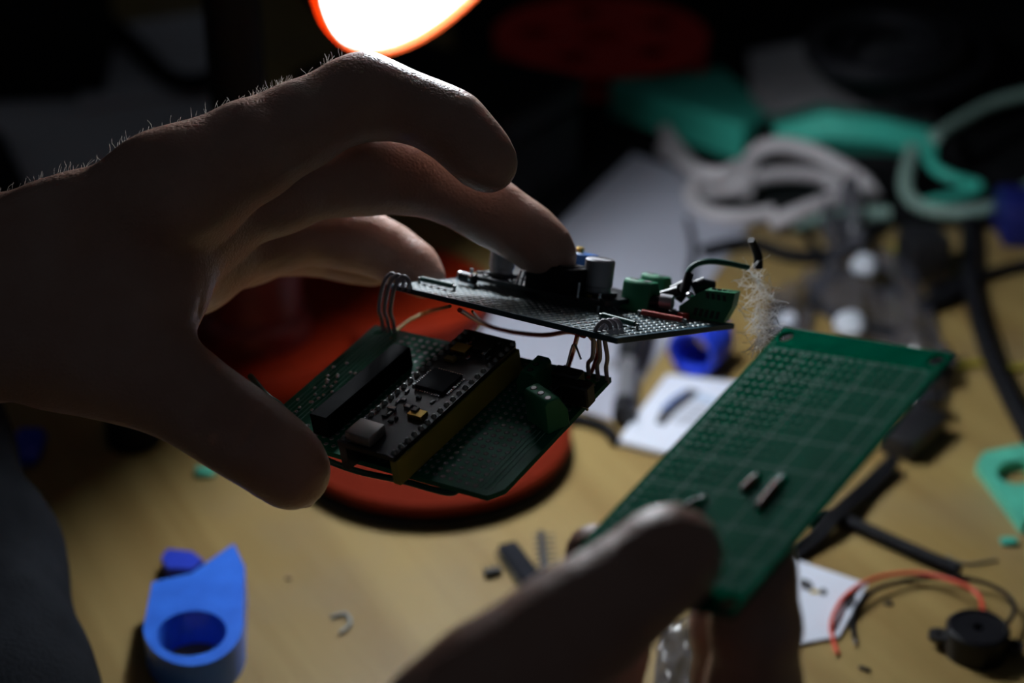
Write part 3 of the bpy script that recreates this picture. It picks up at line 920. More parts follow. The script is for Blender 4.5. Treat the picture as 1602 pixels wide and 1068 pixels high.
mk('board_edge', e0, M['pcb_edge'], perf, label='bare lighter green cut edge')
NU, NV = 18, 31
U0, U1, V0, V1 = 0.075, 0.925, 0.098, 0.905
mk('solder_pads', pads(fr, NU, NV, U0, U1, V0, V1, 0.00095, 0.00020, RX, RYd, RN, n=10, cup=0.55), M['pad_green'], perf, kind='stuff')
du = (U1 - U0) / (NU - 1); dv = (V1 - V0) / (NV - 1)
def strip(a, b, wd):
    d = (b - a).normalized(); sd = d.cross(RN) * (wd / 2)
    return [a - sd, b - sd, b + sd, a + sd], [(0, 1, 2, 3)]
lines = []
for k in range(0, 6):
    u = U0 + du * (4 * k - 0.5) if k < 5 else U1 + du * 0.5
    for j in range(NV):
        v = V0 + dv * (j - 0.5)
        lines.append(strip(fr(u, v, 0.00004), fr(u, v + dv * 0.8, 0.00006), 0.00026))
for k in range(0, 9):
    v = V0 + dv * (4 * k - 0.5) if k < 8 else V1 + dv * 0.5
    for i in range(NU):
        u = U0 + du * (i - 0.5)
        lines.append(strip(fr(u, v, 0.00004), fr(u + du * 0.8, v, 0.00006), 0.00026))
for u in (0.028, 0.975):
    lines.append(strip(fr(u, 0.06, 0.00004), fr(u, 0.94, 0.00004), 0.00015))
mk('silkscreen', merge(*lines), M['silk'], perf, kind='stuff', smooth=30)
dsh = []
for j in range(NV):
    for u in (0.048,):
        v = V0 + dv * j
        dsh.append(strip(fr(u - 0.012, v, 0.00004), fr(u + 0.012, v + 0.003, 0.00004), 0.0003))
mk('edge_marks', merge(*dsh), M['silk'], perf, kind='stuff')
# three soldered leads
def lead(p0, p1, m_, r, nm, lab):
    a = R(*p0); b = R(*p1)
    j = mk(nm, tube([a - RN * 0.001, a + RN * 0.0003, a + (b - a) * 0.12 + RN * 0.0008, b - (b - a) * 0.12 + RN * 0.0008, b + RN * 0.0003, b - RN * 0.001], r, 10, 5), M['pad_dull'], perf, label=lab)
    mk('insulation', tube([a + (b - a) * 0.03 + RN * 0.0007, b - (b - a) * 0.22 + RN * 0.0008], r * 1.35, 10, 4), m_, j)
lead((1163, 768), (1186, 746), M['red_wire'], 0.00045, 'wire_link', 'short wire link with a silver end')
lead((1187, 795), (1226, 748), M['red_wire'], 0.00050, 'wire_link', 'long red wire link')
lead((1072, 796), (1104, 781), M['black'], 0.00045, 'wire_link', 'wire link touching the thumb')

# ================================================================== LEFT HAND
core = [
    [N_(-760, 560, .54, 205), N_(-420, 520, .515, 185), N_(-160, 490, .500, 160), N_(-30, 474, .496, 150)],
    [N_(-60, 418, .488, 100), N_(110, 370, .482, 84), N_(262, 300, .478, 80), N_(300, 286, .478, 76)],
    [N_(-60, 440, .500, 100), N_(120, 400, .496, 92), N_(300, 345, .494, 76)],
    [N_(-60, 480, .510, 100), N_(120, 450, .511, 92), N_(310, 396, .510, 72)],
    [N_(-60, 500, .520, 95), N_(120, 480, .523, 86), N_(300, 418, .524, 66)],
    [N_(-40, 500, .486, 120), N_(110, 535, .478, 98), N_(200, 570, .474, 84)],
    [N_(110, 470, .480, 95), N_(215, 470, .482, 85), N_(240, 440, .488, 85)],
]
limbs = [
    [N_(262, 300, .479, 78), N_(390, 237, .484, 74), N_(470, 196, .489, 63), N_(540, 160, .493, 57), N_(574, 150, .495, 60), N_(625, 163, .495, 48), N_(672, 178, .494, 45), N_(710, 198, .493, 48), N_(742, 232, .492, 43), N_(762, 254, .492, 38), N_(767, 259, .492, 34)],
    [N_(300, 345, .496, 72), N_(430, 296, .505, 66), N_(540, 270, .513, 60), N_(585, 266, .515, 62), N_(660, 277, .517, 54), N_(730, 308, .517, 47), N_(775, 335, .517, 46), N_(825, 366, .516, 42), N_(857, 394, .515, 36), N_(866, 404, .515, 30)],
    [N_(310, 396, .510, 68), N_(430, 366, .524, 54), N_(520, 366, .534, 45), N_(562, 374, .538, 45), N_(612, 396, .541, 39), N_(650, 420, .5395, 33), N_(668, 437, .538, 27)],
    [N_(300, 418, .524, 62), N_(390, 392, .540, 48), N_(460, 384, .552, 40), N_(505, 388, .558, 38), N_(550, 402, .560, 34), N_(585, 420, .561, 27)],
    [N_(200, 570, .474, 80), N_(285, 615, .470, 70), N_(345, 655, .467, 65), N_(393, 687, .466, 62), N_(430, 712, .4665, 56), N_(455, 735, .468, 52), N_(459, 740, .468, 49)],
]
def D_(a, b, r, k): return (np.array(P(*a)), np.array(P(*b)), r, k)
rough = body_mesh(core, limbs, 0.0028, 0.010, 0.0085, 0.006)[0]
dents = creases(rough, [([(314, 500), (322, 462), (332, 425), (348, 388), (368, 356)], 0.0006, 0.0022), ([(350, 468), (400, 440), (452, 408)], 0.0004, 0.002),
                        ([(372, 420), (430, 392), (490, 352)], 0.0004, 0.002), ([(578, 207), (588, 178)], 0.0005, 0.002), ([(668, 222), (684, 194)], 0.0005, 0.002),
                        ([(556, 90), (562, 104)], 0.0004, 0.0014), ([(584, 90), (588, 104)], 0.0004, 0.0014), ([(404, 650), (392, 676), (376, 700)], 0.0004, 0.0018)])
lh = thing('hand', 'bare left hand reaching in from the left and pinching the stacked boards', 'hand', P(150, 450, .49))
lm = body_obj('hand_skin', body_mesh(core, limbs, 0.0011, 0.010, 0.0085, 0.006, dents), M['skin'], lh)
def nail(parent, c_px, along, outw, ln, wd):
    c = P(*c_px)
    al = (RT * along[0] - UP * along[1] + FWD * along[2]).normalized()
    ow = (RT * outw[0] - UP * outw[1] + FWD * outw[2]).normalized()
    ow = (ow - al * ow.dot(al)).normalized()
    return mk('fingernail', ellipsoid(c, (al, ow.cross(al), ow), ln / 2, wd / 2, 0.0016, 18, 10), M['nail'], parent, smooth=180)
nail(lh, (786, 243, .4960), (0.62, 0.75, 0.15), (0.75, -0.55, 0.5), 0.011, 0.010)
nail(lh, (876, 381, .5200), (0.66, 0.72, 0.15), (0.78, -0.6, 0.35), 0.011, 0.010)
nail(lh, (670, 413, .5475), (0.6, 0.75, 0.15), (0.75, -0.6, 0.35), 0.010, 0.009)
nail(lh, (470, 768, .4725), (0.72, 0.68, 0.1), (-0.25, 0.75, 0.62), 0.010, 0.010)
# fine hairs along the upper side of the hand and wrist
parts = []
nv = len(lm.data.vertices)
co = np.empty(nv * 3); lm.data.vertices.foreach_get('co', co); co = co.reshape(-1, 3) + np.array(WO[lm.name])
no = np.empty(nv * 3); lm.data.vertex_normals.foreach_get('vector', no); no = no.reshape(-1, 3)
rel = co - np.array(CAM)
dz = rel @ np.array(FWD)
hx = CX + FPX * (rel @ np.array(RT)) / dz
nu_ = no @ np.array(UP); nf_ = no @ np.array(FWD)
cand = np.argwhere((nu_ > 0.72) & (nf_ > -0.25) & (nf_ < 0.5) & (hx > -40) & (hx < 545) & (CY - FPX * (rel @ np.array(UP)) / dz < 335 - 0.25 * hx)).ravel().tolist()
for i in range(420):
    k = rnd.choice(cand)
    if rnd.random() < 0.35:
        for _ in range(12):
            k = rnd.choice(cand)
            if abs(hx[k] - 415) < 35: break
    p0 = V(co[k]) - V(no[k]) * 0.0003
    parts.append(fibre(p0, V(no[k]) * 0.8 + RT * rnd.uniform(0.0, 1.0) + FWD * rnd.gauss(0, 0.3), rnd.uniform(0.0016, 0.0034), 0.000034, 0.18))
mk('arm_hair', merge(*parts), M['hair'], lh, kind='stuff')

# ================================================================== RIGHT HAND
core = [
    [N_(1050, 3000, .20, 420), N_(960, 2300, .27, 300), N_(900, 1800, .33, 215), N_(890, 1650, .345, 200)],
    [N_(880, 1620, .345, 170), N_(720, 1400, .345, 140), N_(672, 1240, .347, 118)],
    [N_(880, 1600, .360, 150), N_(890, 1400, .385, 120), N_(905, 1290, .397, 88)],
    [N_(920, 1600, .360, 150), N_(1020, 1400, .385, 115), N_(1060, 1310, .398, 86)],
    [N_(960, 1620, .355, 150), N_(1130, 1440, .380, 110), N_(1200, 1350, .395, 80)],
    [N_(990, 1640, .350, 140), N_(1220, 1500, .375, 95), N_(1300, 1420, .385, 72)],
]
limbs = [
    [N_(672, 1240, .347, 116), N_(700, 1133, .349, 100), N_(765, 1070, .350, 94), N_(840, 1024, .351, 90), N_(890, 988, .352, 89), N_(930, 961, .3525, 85), N_(968, 934, .353, 78), N_(1005, 905, .354, 72), N_(1036, 879, .355, 69), N_(1052, 868, .3555, 67), N_(1060, 868, .356, 62)],
    [N_(905, 1290, .397, 82), N_(930, 1120, .412, 72), N_(950, 1010, .406, 60), N_(948, 940, .402, 54), N_(940, 890, .4015, 48), N_(930, 862, .4030, 42)],
    [N_(1060, 1310, .398, 80), N_(1150, 1150, .399, 72), N_(1180, 1068, .394, 68), N_(1182, 980, .386, 66), N_(1178, 900, .3815, 62), N_(1184, 830, .3905, 54), N_(1194, 795, .394, 46)],
    [N_(1200, 1350, .395, 76), N_(1175, 1180, .420, 64), N_(1150, 1068, .424, 63), N_(1148, 980, .418, 62), N_(1158, 910, .412, 56), N_(1180, 860, .410, 48)],
    [N_(1300, 1420, .385, 68), N_(1290, 1300, .410, 56), N_(1240, 1210, .425, 52), N_(1200, 1150, .443, 48), N_(1190, 1110, .452, 42)],
]
rough = body_mesh(core, limbs, 0.0028, 0.010, 0.0075, 0.005)[0]
dents = creases(rough, [([(985, 862), (1012, 872), (1036, 892)], 0.0002, 0.0030)])
rh = thing('hand', 'bare right hand rising from below with its thumb on the blank green board', 'hand', P(900, 1400, .37))
body_obj('hand_skin', body_mesh(core, limbs, 0.0012, 0.010, 0.0075, 0.005, dents), M['skin'], rh)
nail(rh, (1030, 812, .3550), (0.86, -0.45, 0.05), (-0.42, -0.86, -0.12), 0.0120, 0.0125)

# ================================================================== THINGS ON THE DESK: prints
def flat_frame(px, py, z=0.0):
    c = T(px, py, z)
    return c
def on_desk(poly_px, h, holes_px=(), m_=None, z=0.0):
    "pixel outline of a top face lying at height z + h, dropped to z"
    pts = [T(px, py, z + h) for px, py in poly_px]
    hl = [[T(px, py, z + h) for px, py in hp] for hp in holes_px]
    return prism([(p.x, p.y) for p in pts], [[(p.x, p.y) for p in q] for q in hl], lambda u, v, hh: V((u, v, z + hh)), h)
ell = lambda cx, cy, rx, ry, n=28, rot=0.0: [(cx + rx * math.cos(a) * math.cos(rot) - ry * math.sin(a) * math.sin(rot), cy + rx * math.cos(a) * math.sin(rot) + ry * math.sin(a) * math.cos(rot)) for a in [2 * math.pi * i / n for i in range(n)]]
def arc(cx, cy, rx, ry, a0, a1, n, rot=0.0):
    return [(cx + rx * math.cos(a) * math.cos(rot) - ry * math.sin(a) * math.sin(rot), cy + rx * math.cos(a) * math.sin(rot) + ry * math.sin(a) * math.cos(rot)) for a in [a0 + (a1 - a0) * i / n for i in range(n + 1)]]
rot = math.radians(-7)
clip_poly = arc(302, 975, 79, 66, math.pi, 0.0, 18, rot) + [(383, 887), (366, 850), (300, 896), (238, 910)]
mk('cable_clip', on_desk(clip_poly, 0.0135, [ell(300, 990, 55, 35, 28, rot)]), M['blue'], label='bright blue printed ring clip with a pointed end, front left', cat='clip', group='blue printed rings')
mk('printed_tab', on_desk([(252, 872), (262, 858), (300, 862), (318, 876), (300, 890), (262, 888)], 0.006), M['blue_dark'], label='small dark blue scrap just behind the pointed blue clip', cat='scrap')
cc = T(1090, 592)
s = pxm(cc)
r0 = 41 * s
axn = V((0.50, 0.86, 0.0)).normalized()
mk('printed_ring', lathe([(0.0090, 0), (r0 - 0.0008, 0), (r0, 0.001), (r0, 0.020), (r0 - 0.001, 0.021), (0.0080, 0.021), (0.0080, 0.0205), (0.0085, 0.001), (0.0090, 0)], V((cc.x - 0.003, cc.y + 0.001, r0 + 0.0002)), axn, None, 40), M['blue_dark'], label='deep blue printed ring standing on edge behind the white card', cat='ring', group='blue printed rings')
mk('blue_block', box(T(1600, 372), 0.028, 0.03, 0.024, bevel=0.004, seg=2), M['navy'], label='dark blue plastic block at the far right behind the cord', cat='block')
mk('blue_scrap', box(T(44, 712), 0.012, 0.02, 0.008, bevel=0.002), M['blue_dark'], label='tiny dark blue scrap beside the dark cloth on the left', cat='scrap')
mg = on_desk([(1528, 722), (1540, 706), (1600, 694), (1680, 700), (1690, 790), (1600, 818)], 0.005, [ell(1592, 738, 33, 19, 24)])
mk('printed_plate', mg, M['mint'], label='mint green printed plate with a round hole at the right edge', cat='plate')
mk('mint_scrap', box(T(322, 742), 0.008, 0.006, 0.003, bevel=0.001), M['mint'], label='tiny mint scrap on the wood below the left thumb', cat='scrap')
mk('teal_scrap', box(T(1578, 850), 0.006, 0.004, 0.002, bevel=0.0005), M['teal'], label='tiny teal scrap above the black buzzer', cat='scrap')

# ------------------------------------------------------------------ paper and card
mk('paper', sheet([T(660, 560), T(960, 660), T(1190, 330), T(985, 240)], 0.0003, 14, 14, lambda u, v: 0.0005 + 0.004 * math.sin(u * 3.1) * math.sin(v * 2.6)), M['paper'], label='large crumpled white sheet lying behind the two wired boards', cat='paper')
cardq = [T(965, 699), T(1118, 738), T(1185, 612), T(1043, 595)]
card = thing('card', 'white printed card with a small dark picture beside the green board', 'card', cardq[0])
fc = bilinear([p for p in cardq], Z)
mk('card_body', hexa([p + Z * 0.0003 for p in cardq] + [p + Z * 0.0036 for p in cardq], 0.0006), M['card'], card)
pl = lambda pts, h0=0.0037: prism(pts, [], lambda u, v, h: fc(u, v, h0 + h), 0.00008)
mk('printed_picture', pl([(0.24, 0.30), (0.33, 0.30), (0.36, 0.48), (0.44, 0.70), (0.46, 0.80), (0.34, 0.82), (0.26, 0.66), (0.21, 0.46)]), M['ink'], card, label='dark picture')
mk('printed_arc', pl([(0.21, 0.45), (0.24, 0.50), (0.27, 0.64), (0.33, 0.76), (0.31, 0.80), (0.23, 0.66), (0.20, 0.52)], 0.0038), M['ink_blue'], card)
mk('printed_band', pl([(0.44, 0.70), (0.70, 0.66), (0.72, 0.72), (0.45, 0.78)]), M['ink_sky'], card)
for k in range(5):
    mk('printed_text', pl([(0.38 + 0.02 * k, 0.36 + 0.062 * k), (0.66, 0.36 + 0.062 * k), (0.66, 0.40 + 0.062 * k), (0.38 + 0.02 * k, 0.40 + 0.062 * k)]), M['ink_grey'], card)
mk('printed_dot', pl(circle(0.33, 0.40, 0.02, 10)), M['ink_yellow'], card)
tq = [T(1245, 1012), T(1312, 1000), T(1356, 925), T(1222, 872)]
tagc = thing('label_card', 'white card with dark blotches under the red and black wires', 'card', tq[0])
ft = bilinear(tq, Z)
mk('card_body', sheet(tq, 0.0008, 8, 8, lambda u, v: 0.0006 + 0.002 * u * v), M['card'], tagc)
pl2 = lambda pts: prism(pts, [], lambda u, v, h: ft(u, v, 0.0016 + 0.002 * u * v + h), 0.00008)
mk('printed_blot', pl2(circle(0.28, 0.70, 0.10, 14, 0.07)), M['ink'], tagc)
mk('printed_blot', pl2(circle(0.52, 0.66, 0.05, 12, 0.05)), M['ink'], tagc)
mk('printed_stripe', pl2([(0.34, 0.60), (0.46, 0.62), (0.46, 0.67), (0.34, 0.65)]), M['ink_yellow'], tagc)
mk('printed_oval', pl2(circle(0.90, 0.62, 0.07, 14, 0.13)), M['ink'], tagc)

# ------------------------------------------------------------------ small electronics on the wood
def dip(a, b, wd, hh, label, npins, group=None):
    d = (b - a); ex = d.normalized(); ey = Z.cross(ex)
    t = thing('chip', label, 'chip', (a + b) / 2, group)
    mk('chip_body', box((a + b) / 2 + Z * 0.0012, d.length, wd, hh, Z, ex, 0.0004), M['chip'], t)
    for i in range(npins):
        for sg in (-1, 1):
            c = a + ex * (d.length * (i + 0.5) / npins) + ey * (sg * wd / 2)
            mk('pin', tube([c + Z * (hh * 0.5 + 0.0012), c + ey * (sg * 0.0011) + Z * (hh * 0.5 + 0.001), c + ey * (sg * 0.0014)], 0.0003, 5, 2, smooth=False), M['black_gloss'], t)
    return t
dip(T(793, 864), T(852, 944), 0.0068, 0.0034, 'long black chip with two rows of pins by the right thumb', 14)
def header(a, b, label, n):
    d = (b - a); ex = d.normalized(); ey = Z.cross(ex)
    t = thing('pin_header', label, 'pin header', (a + b) / 2, 'loose pin headers by the chip')
    mk('header_body', box((a + b) / 2 + Z * 0.0004, d.length, 0.0026, 0.0024, Z, ex, 0.0003), M['black'], t)
    for i in range(n):
        c = a + ex * (d.length * (i + 0.5) / n) + Z * 0.0014
        mk('pin', tube([c - ey * 0.0030, c + ey * 0.0050], 0.00028, 5, 1), M['black_gloss'], t)
header(T(846, 838), T(853, 905), 'upright black pin header right of the long chip', 8)
header(T(758, 903), T(784, 897), 'short black pin header left of the long chip', 3)
# buzzer
bz = T(1525, 1018)
s = pxm(bz); br = 49 * s; bh = 0.0105
bzz = thing('buzzer', 'round black buzzer with mounting ears on the wood, lower right', 'buzzer', bz)
mk('buzzer_body', lathe([(0, 0), (br, 0), (br, bh - 0.001), (br - 0.001, bh), (br * 0.8, bh), (br * 0.78, bh - 0.0006), (0.0018, bh - 0.0006), (0.0016, bh - 0.004), (0, bh - 0.004)], bz, n=40), M['black_gloss'], bzz)
for sg in (-1, 1):
    ed = V((sg * 0.96, sg * -0.25, 0))
    mk('mounting_ear', lathe([(0.0012, 0), (0.0034, 0), (0.0034, 0.002), (0.0012, 0.002), (0.0012, 0)], bz + ed * (br + 0.002) + Z * 0.003, n=16), M['black'], bzz)
def dk(px, py, z=0.001): return T(px, py, z)
def wire(parent, pts, r, m_, name='wire', label=None, z=None, tip=None):
    zz = (r + 0.0003) if z is None else z
    w_ = mk(name, tube([T(p[0], p[1], p[2] if len(p) > 2 else zz) for p in pts], r, 10), m_, parent, label=label)
    if tip:
        a, b = [T(p[0], p[1], p[2] if len(p) > 2 else zz) for p in tip]
        mk('bare_tip', tube([a, b], r * 0.6, 8), M['silver'], w_)
    return w_
wire(bzz, [(1540, 968, .006), (1530, 930, .006), (1490, 908, .006), (1430, 896, .004), (1370, 904, .003), (1325, 930, .004), (1303, 965, .004), (1302, 995), (1310, 1022)], 0.00085, M['red_bright'], 'red_wire')
wire(bzz, [(1555, 985, .006), (1580, 970, .005), (1586, 945, .005), (1560, 920, .004), (1510, 905, .004), (1440, 905, .003), (1380, 918, .003), (1345, 942, .003), (1334, 970), (1337, 1000)], 0.00085, M['black_soft'], 'black_wire', tip=((1337, 998), (1338, 1008)))
# driver bit and dark tool behind the lower board
tl = thing('screwdriver', 'dark tool with a silver shank lying behind the lower board', 'tool', T(980, 620))
mk('shank', tube([T(983, 565, .006), T(978, 632, .006)], 0.0042, 14, 1), M['can'], tl)
mk('handle', tube([T(996, 505, .008), T(990, 540, .008), T(984, 566, .007)], lambda t: 0.0075 - 0.002 * t, 14), M['black'], tl)
mk('tip', tube([T(978, 632, .006), T(977, 652, .006)], 0.005, 14, 1), M['black'], tl)
mk('silver_scrap', box(T(955, 578), 0.012, 0.006, 0.003, bevel=0.001), M['can'], label='small silver scrap left of the dark tool', cat='scrap')
# black cables
def cable(pts, r, label, m_='black_soft', name='cable', cat='cable', group=None, per=8):
    return mk(name, tube([T(p[0], p[1], p[2] if len(p) > 2 else r + 0.0004) for p in pts], r, 12, per), M[m_], label=label, cat=cat, group=group)
cable([(1516, 300), (1516, 370), (1520, 450), (1540, 530), (1570, 600), (1612, 680), (1680, 790)], 0.0042, 'thick black cable curving down the right side of the desk')
cable([(1262, 812), (1300, 806), (1360, 830), (1430, 862), (1500, 892)], 0.0026, 'black cable stub running from the green board towards the buzzer')
usbp = thing('usb_plug', 'black plug with twin thin leads right of the green board', 'plug', T(1430, 700))
pa, pb = T(1400, 716, 0), T(1452, 672, 0)
mk('plug_body', box((pa + pb) / 2 + Z * 0.0005, (pb - pa).length * 1.1, 0.016, 0.010, Z, pb - pa, 0.002, 2), M['black'], usbp)
wire(usbp, [(1396, 716, .005), (1350, 760, .003), (1300, 806, .006), (1270, 838, .003), (1230, 866, .002)], 0.0019, M['black_soft'], 'lead')
wire(usbp, [(1402, 722, .005), (1362, 768, .003), (1314, 808, .006), (1280, 846, .003), (1240, 876, .002)], 0.0016, M['black_soft'], 'lead')
mk('plug_cap', box(T(1440, 655, 0.0), 0.016, 0.010, 0.012, Z, V((1, .3, 0)), 0.002), M['film_dark'], usbp)
cable([(850, 668), (900, 655), (945, 668), (965, 690)], 0.0024, 'short black cable peeking out below the lower board')
pg = thing('power_plug', 'square black adapter behind the thick cable at right', 'plug', T(1440, 425))
mk('plug_body', box(T(1440, 428), 0.020, 0.022, 0.022, Z, V((1, 0.2, 0)), 0.002, 2), M['black'], pg)
wire(pg, [(1455, 452, .008), (1500, 440, .005), (1560, 424, .004), (1640, 405, .004)], 0.0026, M['black_soft'], 'lead')
cable([(1445, 478), (1475, 468), (1505, 452)], 0.0040, 'short black connector lying under the thick cable', name='connector', cat='connector')
cable([(1398, 380), (1400, 420), (1392, 460), (1410, 500)], 0.0010, 'thin yellow wire beside the clear bag', 'yellow_wire', 'wire', 'wire')
cable([(1490, 576), (1530, 568), (1580, 575), (1640, 570)], 0.0014, 'thin yellow wire crossing under the thick cable', 'yellow_wire', 'wire', 'wire')
cable([(1250, 350), (1290, 420), (1270, 470), (1330, 500), (1400, 520)], 0.0022, 'thin black cable under the clear bags')
cable([(1075, 345), (1085, 390), (1080, 440), (1100, 470)], 0.0020, 'thin black cable standing out on the white sheet')
cable([(1100, 395), (1170, 380), (1240, 400), (1310, 395), (1380, 350)], 0.0035, 'black cable running left to right below the white loops')

# ------------------------------------------------------------------ clear bags
def crumple(q, amp, seed, lift=0.001):
    def b(u, v):
        e = 1 - (2 * u - 1) ** 4 * 0.6
        return lift + amp * (0.5 + mnoise.noise(V((u * 3 + seed, v * 4, seed))) + 0.5 * mnoise.noise(V((u * 8, v * 9 + seed, seed)))) * e if True else 0
    def bb(u, v): return max(0.0006, b(u, v))
    return sheet(q, 0.0003, 22, 22, bb)
mk('plastic_bag', crumple([T(1340, 600), T(1500, 590), T(1420, 420), T(1250, 440)], 0.012, 2.3), M['film'], label='clear crumpled bag behind the far edge of the green board', cat='bag', group='clear bags')
mk('plastic_bag', crumple([T(1300, 440), T(1370, 450), T(1345, 345), T(1270, 340)], 0.022, 5.1), M['film'], label='narrow clear bag standing up below the white cables', cat='bag', group='clear bags')
mk('plastic_bag', crumple([T(1180, 560), T(1260, 570), T(1280, 470), T(1200, 470)], 0.008, 8.4), M['film'], label='small clear bag behind the fibre tuft', cat='bag', group='clear bags')
mk('plastic_bag', crumple([T(1020, 1100), T(1130, 1110), T(1120, 970), T(1030, 980)], 0.005, 3.9), M['film'], label='clear bag between the right thumb and fingers at the bottom', cat='bag', group='clear bags')
mk('smoky_bag', crumple([T(1405, 668), T(1468, 650), T(1512, 572), T(1425, 588)], 0.012, 6.2), M['film_dark'], label='smoky bag peeking out past the right edge of the green board', cat='bag')
bcap = T(1226, 512)
mk('highlight_dome', lathe([(0, 0), (0.0062, 0), (0.0062, 0.004), (0.005, 0.006), (0, 0.007)], bcap, n=20), M['card'], label='small white dome standing in for a blurred highlight above the corner of the green board', cat='highlight')  # white dome in place of the blurred glint of something shiny
for (px, py, r_, sd, lab) in ((1352, 414, 0.0060, 1, 'crumpled white tissue bit on the clear bag beside the yellow wire'), (1328, 508, 0.0065, 2, 'crumpled white tissue bit behind the top edge of the green board')):
    v_, f_ = ellipsoid(T(px, py, 0.018), frame(Z), r_, r_ * 1.5, r_ * 0.8, 20, 14)
    v_ = [v + (v - T(px, py, 0.018)) * (0.22 * mnoise.noise(v * 120 + V((sd, 0, 0)))) for v in v_]
    mk('tissue', (v_, f_), M['tissue'], label=lab, cat='tissue')

# ------------------------------------------------------------------ far clutter: teal parts, white cables, spool, black case
ta = [T(952, 182), T(1160, 256), T(1215, 186), T(1128, 112)]
tz = 0.016
mk('teal_tray', hexa(ta + [ta[0] + Z * 0.022, ta[1] + Z * 0.022, ta[2] + Z * 0.003, ta[3] + Z * 0.003], 0.0010), M['teal'], label='teal slab, top tilted to look darker, in front of the red spool', cat='slab')  # front edge raised so the top slopes off the lamp and darkens
# folded teal sheet
p1, p2, p3, p4 = T(1205, 262), T(1278, 285), T(1450, 278), T(1440, 262)
ridge = [P(1212, 196, depth(p1)), P(1292, 176, depth(p2)), P(1380, 186, depth(p2)), P(1462, 206, depth(p3))]
back = [r + V((0.004, 0.045, -0.012)) for r in ridge]
front_hi = [r + V((0, -0.010, -0.010)) for r in ridge]
front = [V((r.x, r.y + 0.004, max(0.002, r.z - 0.034))) for r in ridge]
vs_ = back + ridge + front_hi + front
vs2 = [v + V((0, 0.0018, -0.0018)) for v in vs_]
fs_ = []
for rr in range(3):
    for i in range(3): fs_.append((rr * 4 + i, (rr + 1) * 4 + i, (rr + 1) * 4 + i + 1, rr * 4 + i + 1))
n_ = len(vs_)
fs2 = [tuple(i + n_ for i in f[::-1]) for f in fs_]
rim = [0, 1, 2, 3, 7, 11, 15, 14, 13, 12, 8, 4]
fr_ = [(rim[i], rim[(i + 1) % 12], rim[(i + 1) % 12] + n_, rim[i] + n_) for i in range(12)]
bm = bmesh.new()
vv = [bm.verts.new(v) for v in vs_ + vs2]
for f in fs_ + fs2 + fr_: bm.faces.new([vv[i] for i in f])
bmesh.ops.recalc_face_normals(bm, faces=bm.faces)
mk('teal_mask', from_bm(bm), M['teal'], label='folded teal face mask draped over the white cables', cat='mask')
def strand(pts, r, m_, name, label, cat, group=None):
    return mk(name, tube([T(p[0], p[1], p[2]) for p in pts], r, 12, 8), M[m_], label=label, cat=cat, group=group)
strand([(1462, 215, .03), (1500, 190, .03), (1560, 160, .03), (1640, 140, .03)], 0.0034, 'teal_cable', 'ear_loop', 'grey-green cord rising to the right edge behind the mask', 'cord', 'grey-green cords')
strand([(1428, 232, .022), (1418, 270, .015), (1418, 300, .010), (1440, 322, .008), (1490, 332, .008), (1550, 325, .010), (1600, 300, .012), (1660, 260, .014)], 0.0036, 'teal_cable', 'ear_loop', 'grey-green cord looping under the mask to the right edge', 'cord', 'grey-green cords')
strand([(1446, 235, .02), (1462, 262, .018), (1490, 278, .016), (1532, 292, .012), (1500, 306, .010), (1450, 318, .010)], 0.0030, 'teal', 'ear_loop', 'short teal cord bent into a point right of the mask', 'cord')
strand([(1040, 205, .010), (1065, 240, .010), (1090, 275, .012), (1080, 310, .008), (1110, 335, .006), (1160, 340, .006), (1210, 332, .008)], 0.0042, 'white_cable', 'white_cable', 'off-white cable snaking down the left of the tangle', 'cable', 'off-white cables in the tangle')
strand([(1165, 300, .012), (1176, 248, .020), (1210, 228, .026), (1260, 234, .026), (1310, 258, .022), (1350, 285, .016), (1368, 312, .010)], 0.0046, 'white_cable', 'white_cable', 'brightest off-white cable arching under the teal mask', 'cable', 'off-white cables in the tangle')
strand([(1150, 300, .010), (1190, 278, .014), (1240, 272, .014), (1290, 278, .012), (1318, 300, .008)], 0.0042, 'white_cable', 'white_cable', 'off-white cable below the brightest arch', 'cable', 'off-white cables in the tangle')
strand([(1040, 232, .006), (1090, 268, .016), (1130, 275, .018), (1160, 262, .018), (1150, 292, .012), (1100, 300, .006)], 0.0048, 'white_cable', 'white_cable', 'off-white cable coiled under the teal slab', 'cable', 'off-white cables in the tangle')
strand([(1205, 352, .006), (1250, 332, .012), (1310, 312, .014), (1345, 316, .012)], 0.0044, 'white_cable', 'white_cable', 'off-white cable end at the bottom of the tangle', 'cable', 'off-white cables in the tangle')
strand([(1240, 350, .006), (1300, 338, .008), (1390, 334, .008)], 0.0042, 'teal_cable', 'ear_loop', 'short grey-green cord along the bottom of the tangle', 'cord', 'grey-green cords')
mk('darkening_sheet', on_desk([(730, 356), (874, 354), (992, 238), (1185, 322), (1235, 348), (1700, 360), (1700, -70), (700, -70)], 0.0010), M['darkening'], label='black sheet added under the far clutter to darken the back of the desk', cat='cloth')  # black sheet put in to keep the far desk dark
